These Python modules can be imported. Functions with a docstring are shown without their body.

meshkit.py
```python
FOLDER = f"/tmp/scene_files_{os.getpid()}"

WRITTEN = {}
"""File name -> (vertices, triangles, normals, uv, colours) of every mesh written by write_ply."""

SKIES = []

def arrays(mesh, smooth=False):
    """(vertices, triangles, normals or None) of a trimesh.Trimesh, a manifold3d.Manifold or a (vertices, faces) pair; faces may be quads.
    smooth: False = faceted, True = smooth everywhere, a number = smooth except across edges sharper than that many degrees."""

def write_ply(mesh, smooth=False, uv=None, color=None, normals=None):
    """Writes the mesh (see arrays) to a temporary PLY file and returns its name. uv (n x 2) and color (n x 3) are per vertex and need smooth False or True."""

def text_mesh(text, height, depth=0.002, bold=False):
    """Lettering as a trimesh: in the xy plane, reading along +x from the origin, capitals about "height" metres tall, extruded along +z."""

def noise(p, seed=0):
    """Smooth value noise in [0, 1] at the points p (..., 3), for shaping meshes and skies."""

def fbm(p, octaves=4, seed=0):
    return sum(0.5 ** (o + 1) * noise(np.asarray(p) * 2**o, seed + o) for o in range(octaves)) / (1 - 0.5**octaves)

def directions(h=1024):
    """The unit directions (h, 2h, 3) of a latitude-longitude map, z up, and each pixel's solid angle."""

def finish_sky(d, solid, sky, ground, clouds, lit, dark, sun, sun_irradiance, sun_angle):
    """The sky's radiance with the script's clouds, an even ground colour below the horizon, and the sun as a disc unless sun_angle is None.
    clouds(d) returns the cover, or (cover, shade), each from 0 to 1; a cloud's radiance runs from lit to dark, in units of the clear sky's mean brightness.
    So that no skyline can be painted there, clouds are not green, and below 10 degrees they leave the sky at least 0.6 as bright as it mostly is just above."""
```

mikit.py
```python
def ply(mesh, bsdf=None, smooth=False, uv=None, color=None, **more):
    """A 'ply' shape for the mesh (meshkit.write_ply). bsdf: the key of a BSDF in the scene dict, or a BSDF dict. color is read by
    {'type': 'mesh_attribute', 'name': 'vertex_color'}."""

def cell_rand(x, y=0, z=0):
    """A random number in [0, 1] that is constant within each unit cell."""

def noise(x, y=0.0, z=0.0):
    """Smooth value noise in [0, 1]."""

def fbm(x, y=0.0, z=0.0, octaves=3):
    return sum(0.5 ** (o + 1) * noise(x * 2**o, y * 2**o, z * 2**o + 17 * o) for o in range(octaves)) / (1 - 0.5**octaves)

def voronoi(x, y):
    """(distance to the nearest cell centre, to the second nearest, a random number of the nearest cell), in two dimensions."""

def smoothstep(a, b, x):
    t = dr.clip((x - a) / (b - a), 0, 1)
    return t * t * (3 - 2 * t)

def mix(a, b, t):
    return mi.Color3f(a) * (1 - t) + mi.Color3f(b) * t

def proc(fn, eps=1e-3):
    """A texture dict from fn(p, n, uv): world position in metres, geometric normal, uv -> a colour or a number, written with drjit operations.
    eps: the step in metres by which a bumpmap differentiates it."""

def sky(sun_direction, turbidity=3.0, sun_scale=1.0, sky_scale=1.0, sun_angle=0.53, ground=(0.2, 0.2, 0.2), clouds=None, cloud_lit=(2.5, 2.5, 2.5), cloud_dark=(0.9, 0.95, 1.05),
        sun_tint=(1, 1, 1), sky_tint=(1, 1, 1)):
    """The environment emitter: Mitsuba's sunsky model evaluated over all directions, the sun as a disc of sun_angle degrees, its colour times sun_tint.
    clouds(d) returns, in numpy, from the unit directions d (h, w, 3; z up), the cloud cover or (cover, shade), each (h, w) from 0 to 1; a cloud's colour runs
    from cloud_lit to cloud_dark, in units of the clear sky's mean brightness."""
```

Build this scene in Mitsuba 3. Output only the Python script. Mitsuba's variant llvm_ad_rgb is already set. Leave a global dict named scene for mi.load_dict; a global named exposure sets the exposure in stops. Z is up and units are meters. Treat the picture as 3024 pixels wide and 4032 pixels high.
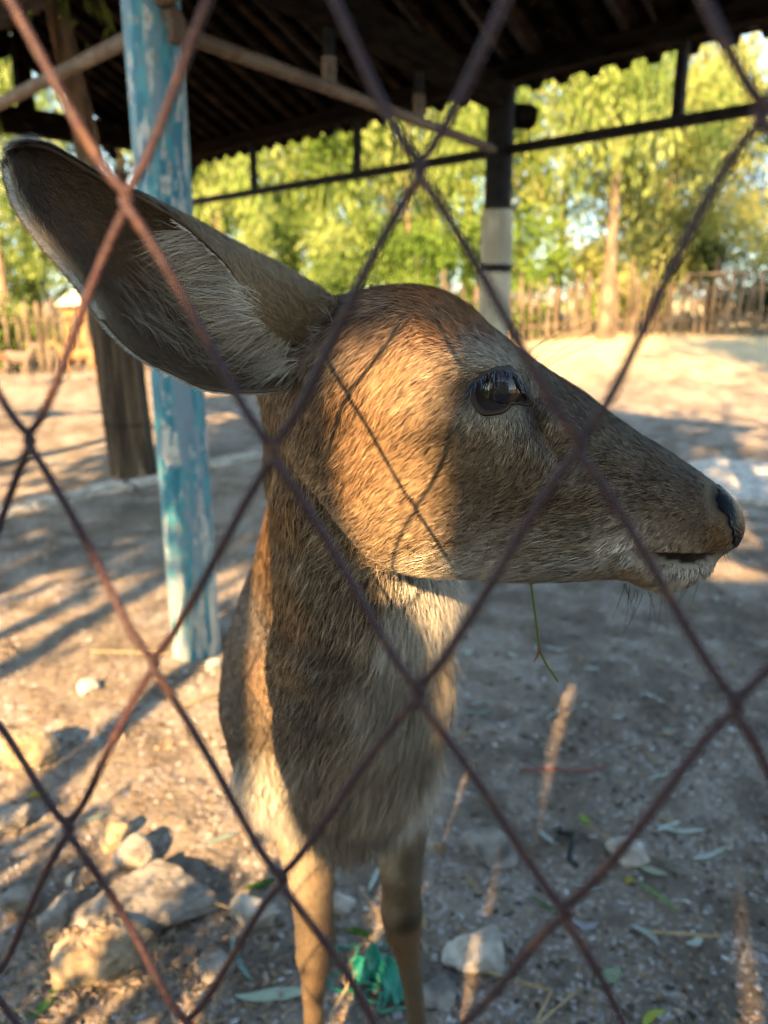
import math, random
import numpy as np
import trimesh
import drjit as dr
import mitsuba as mi
import mikit, meshkit
from mikit import proc, noise, fbm, voronoi, smoothstep, mix, cell_rand

T = mi.ScalarTransform4f
scene, labels = {}, {}

# ---------------------------------------------------------------- camera, sky, exposure
PITCH, EYE_H = math.radians(15.5), 1.15
scene['camera'] = {'type': 'thinlens', 'fov': 53.0, 'fov_axis': 'x', 'near_clip': 0.02, 'far_clip': 900.0,
                   'aperture_radius': 0.0020, 'focus_distance': 0.448,
                   'to_world': T().look_at(origin=[0, 0, EYE_H], target=[0, math.cos(PITCH), EYE_H - math.sin(PITCH)], up=[0, 0, 1])}
SUN_AZ, SUN_EL = math.radians(18.0), math.radians(29.0)
SUN = np.array([-math.sin(SUN_AZ) * math.cos(SUN_EL), -math.cos(SUN_AZ) * math.cos(SUN_EL), math.sin(SUN_EL)])
scene['sky'] = mikit.sky(SUN.tolist(), turbidity=3.0, sun_scale=0.95, sky_scale=1.0, sky_tint=(1.03, 0.95, 0.83), sun_tint=(1.0, 0.80, 0.55), ground=(0.22, 0.2, 0.17))
exposure = 4.15

rng = np.random.default_rng(7)
taken = {}

def numbered(name):
    taken[name] = taken.get(name, -1) + 1
    return name if taken[name] == 0 else f'{name}_{taken[name]:03d}'

def put(name, mesh, bsdf, parent=None, smooth=False, color=None, kind=None, label=None, **more):
    key = numbered((parent + '__' if parent else '') + name)
    scene[key] = mikit.ply(mesh, 'mat_' + bsdf if isinstance(bsdf, str) else bsdf, smooth, color=color, **more)
    d = {}
    if kind: d['kind'] = kind
    if label: d['label'] = label
    if d: labels[key] = d
    return key

def tag(key, label, cat, group=None):
    labels[key] = {**labels.get(key, {}), 'label': label, 'category': cat, **({'group': group} if group else {})}
    return key

def thing(name, label, cat, group=None):
    return tag(numbered(name), label, cat, group)

def tube(points, radii, sides=8, caps=True, jitter=0.0, seed=0):
    p = np.asarray(points, float)
    r = np.broadcast_to(np.asarray(radii, float), (len(p),))
    t = np.gradient(p, axis=0)
    t /= np.linalg.norm(t, axis=1, keepdims=True) + 1e-12
    a = np.zeros_like(p)
    ref = np.array([0, 0, 1.0]) if abs(t[0, 2]) < 0.9 else np.array([1.0, 0, 0])
    u = np.cross(t[0], ref); u /= np.linalg.norm(u)
    for i in range(len(p)):
        u = u - t[i] * (u @ t[i]); u /= np.linalg.norm(u) + 1e-12
        a[i] = u
    b = np.cross(t, a)
    ang = np.arange(sides) * 2 * np.pi / sides
    rr = r[:, None] * np.ones(sides)
    if jitter:
        rr = rr * (1 + jitter * (np.random.default_rng(seed).random((len(p), sides)) - 0.5) * 2)
    v = p[:, None] + rr[..., None] * (np.cos(ang)[None, :, None] * a[:, None] + np.sin(ang)[None, :, None] * b[:, None])
    i, j = np.meshgrid(np.arange(len(p) - 1), np.arange(sides), indexing='ij')
    q = np.stack([i * sides + j, i * sides + (j + 1) % sides, (i + 1) * sides + (j + 1) % sides, (i + 1) * sides + j], -1).reshape(-1, 4)
    f = np.vstack([q[:, [0, 1, 2]], q[:, [0, 2, 3]]])
    v = v.reshape(-1, 3)
    if caps:
        n = len(v)
        v = np.vstack([v, p[:1], p[-1:]])
        k = np.arange(sides); e = (len(p) - 1) * sides
        f = np.vstack([f, np.stack([k * 0 + n, (k + 1) % sides, k], 1), np.stack([k * 0 + n + 1, e + k, e + (k + 1) % sides], 1)])
    return v, f

def join(parts):
    vs, fs, at = [], [], 0
    for v, f in parts:
        vs.append(v); fs.append(np.asarray(f) + at); at += len(v)
    return np.vstack(vs), np.vstack(fs)

def bar(p0, p1, w, h, up=(0, 0, 1), chamfer=0.06, taper=1.0):
    """A beam from p0 to p1 with chamfered long edges: w across, h along up."""
    p0, p1 = np.asarray(p0, float), np.asarray(p1, float)
    t = (p1 - p0) / np.linalg.norm(p1 - p0)
    s = np.cross(t, up); s /= np.linalg.norm(s)
    u = np.cross(s, t)
    c = chamfer * min(w, h)
    ring = np.array([(-w / 2 + c, -h / 2), (w / 2 - c, -h / 2), (w / 2, -h / 2 + c), (w / 2, h / 2 - c), (w / 2 - c, h / 2), (-w / 2 + c, h / 2), (-w / 2, h / 2 - c), (-w / 2, -h / 2 + c)])
    v = np.vstack([p0 + ring[:, :1] * s + ring[:, 1:] * u, p1 + taper * (ring[:, :1] * s + ring[:, 1:] * u), [p0], [p1]])
    k = np.arange(8); n = (k + 1) % 8
    f = np.vstack([np.stack([k, n, n + 8], 1), np.stack([k, n + 8, k + 8], 1), np.stack([k * 0 + 16, n, k], 1), np.stack([k * 0 + 17, k + 8, n + 8], 1)])
    return v, f

def ground_z(x, y):
    x, y = np.asarray(x, float), np.asarray(y, float)
    st = lambda a, b, t: (lambda s: s * s * (3 - 2 * s))(np.clip((t - a) / (b - a), 0, 1))
    p = np.stack([x, y, 0 * x], -1)
    near = np.clip(1 - np.hypot(x, y - 1) / 9, 0, 1)
    z = 0.05 * (meshkit.fbm(p * 0.9 + 31, 3, seed=4) - 0.5) * st(0.5, 3.0, y) + 0.035 * (meshkit.fbm(p * 5.0, 3, seed=2) - 0.5) * near
    z = z + 0.50 * st(9.0, 14.5, y) * st(-2.5, 4.5, x) + 0.3 * (meshkit.fbm(p * 0.12, 2, seed=8) - 0.5) * st(16, 30, y)
    return z

# ---------------------------------------------------------------- materials
def grain(scale, lo, hi, sx=1, sy=1, sz=1, oct=4, p0=0.3, p1=0.7):
    return proc(lambda p, n, uv: mix(lo, hi, smoothstep(p0, p1, fbm(p.x * scale * sx, p.y * scale * sy, p.z * scale * sz, oct))))

def mat(name, base, rough=0.7, bump=None, bump_scale=1.0, **more):
    b = {'type': 'principled', 'base_color': base if isinstance(base, dict) else {'type': 'rgb', 'value': list(base)}, 'roughness': rough, 'specular': more.pop('specular', 0.35), **more}
    if bump: b = {'type': 'bumpmap', 'texture': bump, 'scale': bump_scale, 'nested': b}
    scene['mat_' + name] = {'type': 'twosided', 'bsdf': b}
    return name

VC = {'type': 'mesh_attribute', 'name': 'vertex_color'}
mat('vertex_matte', VC, 0.85, specular=0.2)
mat('vertex_satin', VC, 0.5, specular=0.4)

def soil(p, n, uv):
    big = fbm(p.x * 1.3, p.y * 1.3, 3.0, 3)
    mid = fbm(p.x * 9, p.y * 9, 7.0, 4)
    fine = fbm(p.x * 70, p.y * 70, p.z * 70, 3)
    c = mix((0.118, 0.100, 0.083), (0.250, 0.212, 0.176), smoothstep(0.25, 0.75, 0.45 * big + 0.55 * mid))
    c = c * (0.55 + 0.9 * fine)
    speck = smoothstep(0.70, 0.76, noise(p.x * 160, p.y * 160, 5.0)) * smoothstep(0.45, 0.6, mid)
    sunlit_bank = smoothstep(9.8, 12.5, p.y + 1.6 * (big - 0.5)) * smoothstep(-1.5, 2.0, p.x)  # paler far ground: strength of the sunlit strip put into the soil colour
    c = mix(c, mix((0.34, 0.28, 0.17), (0.50, 0.44, 0.29), mid), sunlit_bank * 0.85)
    return mix(c, (0.46, 0.45, 0.45), speck * 0.7)
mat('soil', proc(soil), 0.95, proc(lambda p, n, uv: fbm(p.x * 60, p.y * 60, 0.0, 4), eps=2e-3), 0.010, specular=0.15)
mat('rust_paint', proc(lambda p, n, uv: mix(mix((0.054, 0.023, 0.026), (0.042, 0.025, 0.031), noise(p.x * 60, p.y * 60, p.z * 60)), (0.10, 0.046, 0.030), smoothstep(0.58, 0.72, fbm(p.x * 150, p.y * 150, p.z * 150, 3)))), 0.6,
    proc(lambda p, n, uv: fbm(p.x * 700, p.y * 700, p.z * 700, 2), eps=3e-4), 0.0006, specular=0.4)

def old_paint(p, n, uv):
    u = dr.atan2(p.y - 2.391, p.x + 0.635)
    a = fbm(u * 1.6, 2.0, p.z * 2.3, 4)
    b = fbm(u * 4.0 + 9, 4.0, p.z * 7 + 3, 4)
    k = fbm(u * 9.0 + 9, 1.0, p.z * 22 + 3, 3)
    c = mix((0.155, 0.235, 0.30), (0.095, 0.20, 0.27), smoothstep(0.35, 0.65, b))
    c = mix(c, (0.04, 0.24, 0.30), smoothstep(0.43, 0.49, 0.75 * a + 0.25 * k))
    c = mix(c, (0.010, 0.14, 0.22), smoothstep(0.50, 0.54, 0.7 * a + 0.3 * b))
    c = mix(c, (0.42, 0.44, 0.42), smoothstep(0.56, 0.60, 0.55 * b + 0.45 * k))
    c = mix(c, (0.17, 0.17, 0.17), smoothstep(0.66, 0.74, k) * 0.8)
    low = smoothstep(0.55, 0.0, p.z)
    c = mix(c, (0.44, 0.46, 0.40), low * smoothstep(0.38, 0.56, b) * 0.75)
    return c
mat('old_blue_paint', proc(old_paint), 0.5, proc(lambda p, n, uv: fbm(p.x * 60, p.y * 60, p.z * 40, 4), eps=1e-3), 0.004, specular=0.45)
mat('rusty_pipe', proc(lambda p, n, uv: mix(mix((0.09, 0.065, 0.045), (0.19, 0.15, 0.11), smoothstep(0.3, 0.7, fbm(p.x * 9, p.y * 9, p.z * 9, 4))), (0.11, 0.06, 0.035), smoothstep(0.52, 0.66, fbm(p.x * 40, p.y * 40, p.z * 40, 3)))), 0.65,
    proc(lambda p, n, uv: fbm(p.x * 120, p.y * 120, p.z * 120, 3), eps=1e-3), 0.002)
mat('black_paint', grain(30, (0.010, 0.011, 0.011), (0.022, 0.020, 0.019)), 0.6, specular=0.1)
mat('dark_timber', grain(14, (0.005, 0.004, 0.003), (0.016, 0.012, 0.009), 1, 1, 3), 0.9, specular=0.04)
mat('brown_board', grain(10, (0.010, 0.007, 0.005), (0.04, 0.026, 0.018), 1, 1, 2), 0.9, specular=0.04)
mat('clay_tile', grain(25, (0.05, 0.045, 0.04), (0.13, 0.11, 0.095)), 0.85)
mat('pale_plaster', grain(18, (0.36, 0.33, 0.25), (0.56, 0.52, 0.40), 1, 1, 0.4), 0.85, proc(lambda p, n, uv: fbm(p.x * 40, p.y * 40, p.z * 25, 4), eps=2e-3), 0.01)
mat('slat_wood', grain(30, (0.030, 0.022, 0.016), (0.12, 0.085, 0.055), 1, 1, 0.08), 0.85)
mat('bark', grain(20, (0.10, 0.075, 0.052), (0.30, 0.225, 0.15), 1, 1, 0.25), 0.9, proc(lambda p, n, uv: fbm(p.x * 26, p.y * 26, p.z * 7, 4), eps=4e-3), 0.03)
mat('picket_wood', grain(6, (0.07, 0.050, 0.034), (0.21, 0.16, 0.108), 3, 3, 0.5), 0.85)
mat('limestone', grain(28, (0.30, 0.28, 0.25), (0.56, 0.53, 0.48), oct=5), 0.9, proc(lambda p, n, uv: fbm(p.x * 90, p.y * 90, p.z * 90, 4), eps=1e-3), 0.006, specular=0.2)
mat('grey_stone', grain(35, (0.13, 0.12, 0.11), (0.32, 0.30, 0.275), oct=5), 0.92, proc(lambda p, n, uv: fbm(p.x * 100, p.y * 100, p.z * 100, 4), eps=1e-3), 0.007, specular=0.2)
mat('yellow_stone', grain(30, (0.20, 0.155, 0.105), (0.42, 0.34, 0.24), oct=5), 0.92, proc(lambda p, n, uv: fbm(p.x * 90, p.y * 90, p.z * 90, 4), eps=1e-3), 0.007, specular=0.2)
mat('plaster_wall', grain(3, (0.33, 0.31, 0.28), (0.42, 0.40, 0.36)), 0.9)
scene['mat_leaf'] = {'type': 'principledthin', 'base_color': VC, 'roughness': 0.5, 'diff_trans': 0.75, 'spec_trans': 0.0}
# the deer, measured in its own frame: HEAD_* in metres in the plane of symmetry of the head (forward, up)
HEAD_OUTLINE=[(-0.069,0.0341),(-0.0565,0.0433),(-0.0443,0.0485),(-0.0293,0.051),(-0.0077,0.056),(0.006,0.0576),(0.0201,0.0579),(0.0377,0.0546),(0.055,0.0446),(0.0667,0.0341),(0.0779,0.0258),(0.0923,0.0144),(0.1081,0.0043),(0.1257,-0.006),(0.1435,-0.0192),(0.1616,-0.0313),(0.1792,-0.0414),(0.197,-0.0525),(0.2099,-0.0613),(0.219,-0.0687),(0.2252,-0.0763),(0.2288,-0.0835),(0.2296,-0.0902),(0.2277,-0.0982),(0.2257,-0.1049),(0.2194,-0.1095),(0.2158,-0.1128),(0.2145,-0.1164),(0.2129,-0.1196),(0.2047,-0.1267),(0.1931,-0.1328),(0.1828,-0.135),(0.172,-0.1323),(0.161,-0.1274),(0.1482,-0.1274),(0.116,-0.1304),(0.079,-0.1323),(0.0491,-0.1315),(0.0289,-0.1305),(0.0098,-0.1271),(-0.0094,-0.1167),(-0.0269,-0.0976),(-0.0441,-0.0754),(-0.0596,-0.0567),(-0.0697,-0.0257),(-0.0732,0.0046)]
HEAD_WIDTH=[(-0.0471,0.0194,0.04),(-0.0293,0.0408,0.042),(-0.0294,-0.0043,0.046),(-0.0254,-0.047,0.042),(-0.0018,0.0357,0.044),(-0.0012,-0.0035,0.049),(0.0122,-0.045,0.046),(0.0113,-0.085,0.038),(0.0247,0.0461,0.042),(0.0392,0.0211,0.054),(0.0428,-0.015,0.057),(0.054,-0.0579,0.046),(0.0546,-0.1004,0.031),(0.0674,0.0263,0.052),(0.0699,-0.0003,0.057),(0.0748,-0.0309,0.053),(0.0872,-0.066,0.043),(0.0893,-0.1029,0.028),(0.0944,-0.0019,0.049),(0.1008,-0.0256,0.049),(0.1157,-0.0456,0.042),(0.1269,-0.0814,0.034),(0.1295,-0.1078,0.026),(0.1422,-0.0401,0.038),(0.1582,-0.0658,0.034),(0.1605,-0.0894,0.032),(0.1663,-0.1121,0.026),(0.1794,-0.0601,0.031),(0.1896,-0.08,0.03),(0.1887,-0.095,0.029),(0.1864,-0.1137,0.023),(0.2024,-0.0688,0.027),(0.2073,-0.0863,0.026),(0.2154,-0.0784,0.022)]
HEAD_BUMPS=[(0.0705,-0.0006,0.017,0.015,0,0.004),(0.0742,0.0151,0.024,0.006,-8,0.0095),(0.0628,0.0112,0.014,0.007,25,0.0045),(0.069,-0.016,0.024,0.006,5,0.004),(0.0534,-0.0217,0.042,0.009,-12,0.006),(0.0475,0.0032,0.018,0.014,0,-0.0055),(0.0198,0.0423,0.013,0.009,-20,0.01),(0.0317,0.0385,0.01,0.006,-30,0.002),(0.0265,-0.0823,0.04,0.03,0,0.004),(0.0967,-0.0205,0.02,0.003,-58,-0.0065),(0.0922,-0.0097,0.007,0.005,0,-0.0045),(0.1292,-0.0456,0.045,0.011,-32,-0.005),(0.1373,-0.0775,0.05,0.008,-10,-0.0045),(0.1768,-0.0864,0.032,0.011,-5,0.0055),(0.175,-0.104,0.028,0.0026,-2,-0.006),(0.1651,-0.1024,0.01,0.005,0,-0.003),(0.1922,-0.1051,0.026,0.004,0,-0.009),(0.2015,-0.0603,0.009,0.007,-40,0.003),(0.2064,-0.069,0.004200000000000001,0.0065,20,-0.011),(0.2135,-0.0799,0.005,0.012,15,0.0025),(0.2067,-0.0863,0.008,0.014,15,0.002),(0.1153,-0.0244,0.03,0.006,-35,0.0035),(0.1439,-0.0599,0.034,0.008,-22,0.003),(0.0824,-0.0815,0.045,0.007,-6,-0.0035),(0.0542,-0.0602,0.034,0.01,-18,-0.003),(-0.0236,0.0199,0.022,0.03,0,0.006)]
LID=[(0.0581,0.0006),(0.0595,0.0048),(0.064,0.0086),(0.0708,0.0115),(0.0774,0.0114),(0.0826,0.0079),(0.0859,0.0016),(0.0889,-0.003),(0.0914,-0.0071),(0.0903,-0.0097),(0.0862,-0.0087),(0.0812,-0.0073),(0.0768,-0.0105),(0.0712,-0.0119),(0.0642,-0.0115),(0.059,-0.0056)]
EYE=(0.0705,-0.0007)
NOSE_PAD=[(0.2052,-0.0661),(0.2069,-0.0713),(0.2101,-0.0762),(0.213,-0.0808),(0.2157,-0.0872),(0.2179,-0.0946),(0.2197,-0.1008),(0.232,-0.1017),(0.2281,-0.0693),(0.2182,-0.0648),(0.2114,-0.0633)]
MOUTH=[(0.1732,-0.104),(0.18,-0.1025),(0.1964,-0.1014),(0.2089,-0.102),(0.2109,-0.1046),(0.2078,-0.1063),(0.2052,-0.1079),(0.1944,-0.1094),(0.1833,-0.1084),(0.1762,-0.106)]
COAT_HEAD=[(0.0335,0.0512,0.36,0.14,0.045,0.011,-1,0.1),(0.018,0.0499,0.33,0.14,0.05,0.012,-1,-0.1),(0.0561,0.0395,0.34,0.145,0.05,0.01,-1,0.5),(0.0451,0.0473,0.34,0.155,0.06,0.01,-1,0.3),(0.0078,0.046,0.24,0.14,0.08,0.012,-0.9,-0.4),(0.0214,0.0561,0.3,0.14,0.055,0.011,-1,0.1),(0.0499,0.0459,0.3,0.14,0.055,0.011,-1,0.5),(0.0406,0.0384,0.28,0.15,0.07,0.01,-1,0.4),(0.067,0.0313,0.25,0.14,0.075,0.009,-0.9,0.5),(0.0016,0.0512,0.28,0.15,0.075,0.013,-1,-0.2),(0.0171,0.0359,0.3,0.2,0.13,0.012,-0.8,-0.6),(-0.0016,0.0306,0.2,0.14,0.1,0.013,-0.7,-0.7),(-0.0133,0.0408,0.2,0.13,0.085,0.014,-0.6,-0.6),(-0.0225,0.0202,0.17,0.13,0.1,0.014,-0.5,-0.8),(0.0125,0.0127,0.3,0.19,0.105,0.012,-0.6,-0.8),(0.0368,0.0134,0.25,0.18,0.125,0.011,-0.8,-0.5),(0.0573,0.0212,0.26,0.2,0.15,0.009,-1,-0.1),(0.0728,0.0176,0.4,0.32,0.23,0.007,-1,0.05),(0.064,0.015,0.34,0.27,0.19,0.007,-1,-0.1),(0.0819,0.015,0.31,0.25,0.18,0.006,-1,0.1),(0.0676,0.0201,0.34,0.27,0.195,0.007,-1,0),(0.0803,0.026,0.17,0.125,0.085,0.007,-0.8,0.4),(0.0503,-0.0018,0.11,0.085,0.06,0.009,-0.6,-0.8),(0.0429,-0.0203,0.15,0.11,0.072,0.01,-0.7,-0.6),(0.0266,-0.0157,0.24,0.165,0.1,0.011,-0.7,-0.7),(0.0047,-0.0165,0.27,0.17,0.095,0.012,-0.6,-0.8),(-0.012,-0.0117,0.25,0.155,0.085,0.013,-0.5,-0.9),(0.0691,-0.0185,0.39,0.31,0.215,0.007,-0.3,-0.9),(0.0624,-0.016,0.33,0.26,0.18,0.007,-0.3,-0.9),(0.0756,-0.0198,0.36,0.29,0.2,0.007,-0.3,-0.9),(0.0846,-0.0173,0.33,0.27,0.2,0.007,-0.2,-0.9),(0.0669,-0.0307,0.22,0.17,0.12,0.009,-0.5,-0.8),(0.0881,-0.0338,0.26,0.2,0.14,0.008,-0.3,-0.9),(0.0942,0.0008,0.33,0.28,0.21,0.006,-0.3,-0.9),(0.0886,0.0132,0.22,0.17,0.12,0.006,-0.6,-0.3),(0.0945,-0.0149,0.085,0.06,0.045,0.006,-0.3,-0.9),(0.0922,-0.0102,0.07,0.05,0.04,0.005,-0.3,-0.9),(0.098,-0.0208,0.11,0.08,0.06,0.006,-0.3,-0.9),(0.1005,0.0014,0.13,0.09,0.056,0.006,-0.9,0.4),(0.1034,-0.023,0.3,0.23,0.16,0.007,-0.3,-0.9),(0.1207,-0.0076,0.135,0.092,0.054,0.006,-0.9,0.55),(0.1224,-0.0239,0.15,0.105,0.066,0.006,-0.9,0.2),(0.1207,-0.0425,0.23,0.19,0.15,0.007,-0.7,-0.5),(0.1464,-0.0266,0.13,0.088,0.052,0.005,-0.9,0.5),(0.1454,-0.0458,0.165,0.118,0.076,0.006,-1,0.1),(0.1445,-0.0658,0.2,0.16,0.125,0.007,-1,-0.3),(0.1686,-0.0448,0.135,0.092,0.055,0.005,-1,0.4),(0.1716,-0.063,0.165,0.12,0.08,0.005,-1,0),(0.1922,-0.0566,0.13,0.085,0.05,0.004,-1,0.4),(0.1914,-0.0713,0.16,0.112,0.068,0.004,-0.9,-0.2),(0.2062,-0.0631,0.11,0.075,0.04,0.0035,-1,0.4),(0.2053,-0.0805,0.21,0.11,0.04,0.0035,-0.7,-0.5),(0.211,-0.0912,0.25,0.13,0.05,0.0035,-0.6,-0.7),(0.1929,-0.0857,0.21,0.15,0.1,0.004,-0.6,-0.7),(0.1886,-0.0944,0.36,0.28,0.2,0.004,-0.4,-0.9),(0.2146,-0.102,0.36,0.28,0.19,0.0035,-0.4,-0.9),(0.1683,-0.0861,0.24,0.185,0.14,0.005,-0.6,-0.7),(0.1696,-0.0955,0.36,0.29,0.22,0.005,-0.5,-0.9),(0.1547,-0.0977,0.66,0.63,0.58,0.007,-0.5,-0.9),(0.1605,-0.0993,0.68,0.65,0.6,0.006,-0.4,-0.9),(0.1505,-0.0964,0.62,0.58,0.52,0.008,-0.5,-0.9),(0.1574,-0.1027,0.66,0.63,0.58,0.007,-0.4,-0.9),(0.1464,-0.0865,0.22,0.18,0.13,0.007,-0.9,-0.4),(0.1517,-0.1075,0.15,0.1,0.055,0.006,-0.9,-0.3),(0.1608,-0.1139,0.22,0.15,0.08,0.006,-0.8,-0.6),(0.172,-0.1235,0.24,0.16,0.08,0.006,-0.7,-0.7),(0.1812,-0.1158,0.52,0.48,0.42,0.006,-0.3,-0.95),(0.1954,-0.1143,0.55,0.51,0.45,0.006,-0.1,-1),(0.1905,-0.1276,0.5,0.46,0.39,0.007,-0.3,-0.95),(0.2056,-0.1145,0.48,0.43,0.36,0.005,0,-1),(0.1236,-0.0778,0.21,0.165,0.12,0.008,-1,-0.25),(0.1225,-0.0967,0.23,0.19,0.14,0.009,-1,-0.15),(0.1238,-0.1089,0.33,0.31,0.27,0.01,-1,-0.12),(0.0956,-0.0714,0.22,0.165,0.115,0.009,-1,-0.35),(0.0888,-0.0976,0.26,0.21,0.155,0.01,-1,-0.2),(0.084,-0.1139,0.42,0.39,0.34,0.011,-1,-0.15),(0.0549,-0.1147,0.44,0.41,0.36,0.012,-1,-0.2),(0.0678,-0.0593,0.22,0.16,0.105,0.01,-0.9,-0.5),(0.0405,-0.0572,0.26,0.18,0.11,0.011,-0.8,-0.6),(0.0183,-0.0581,0.29,0.195,0.115,0.012,-0.8,-0.65),(-0.0016,-0.0536,0.29,0.18,0.1,0.013,-0.6,-0.8),(0.0263,-0.0889,0.3,0.215,0.135,0.013,-0.9,-0.5),(0.049,-0.0882,0.28,0.21,0.145,0.012,-1,-0.3),(0.006,-0.09,0.29,0.2,0.12,0.014,-0.7,-0.7),(0.0313,-0.1143,0.42,0.36,0.28,0.015,-0.9,-0.4)]
EAR=[((-0.0378,0.496,1.1203),(-0.0256,0.492,1.1424),(-0.0383,0.498,1.1057)),((-0.0518,0.4649,1.1235),(-0.0332,0.4609,1.1517),(-0.0484,0.4669,1.1079)),((-0.0661,0.4499,1.1354),(-0.0488,0.4599,1.1613),(-0.0622,0.4539,1.0984)),((-0.0763,0.4488,1.1486),(-0.0624,0.4588,1.1689),(-0.0811,0.4528,1.0972)),((-0.0847,0.4477,1.1647),(-0.0799,0.4577,1.1768),(-0.1024,0.4517,1.0992)),((-0.0953,0.4466,1.1766),(-0.0929,0.4566,1.1838),(-0.1191,0.4506,1.1068)),((-0.1077,0.4456,1.188),(-0.1053,0.4556,1.191),(-0.1355,0.4496,1.1153)),((-0.1194,0.4445,1.1959),(-0.1195,0.4545,1.1979),(-0.1495,0.4485,1.127)),((-0.1336,0.4514,1.2035),(-0.1332,0.4534,1.2042),(-0.1608,0.4474,1.1424)),((-0.1467,0.4504,1.209),(-0.1468,0.4524,1.2097),(-0.1706,0.4464,1.1586)),((-0.1593,0.4493,1.2163),(-0.16,0.4513,1.217),(-0.18,0.4453,1.1712)),((-0.1706,0.4482,1.223),(-0.1714,0.4502,1.2238),(-0.1877,0.4442,1.1822)),((-0.1796,0.4471,1.2273),(-0.1803,0.4491,1.2281),(-0.1935,0.4431,1.1925)),((-0.1878,0.4461,1.2285),(-0.1886,0.4481,1.2293),(-0.1972,0.4421,1.2024)),((-0.1948,0.445,1.2263),(-0.1956,0.447,1.2271),(-0.1985,0.441,1.2132))]
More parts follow.
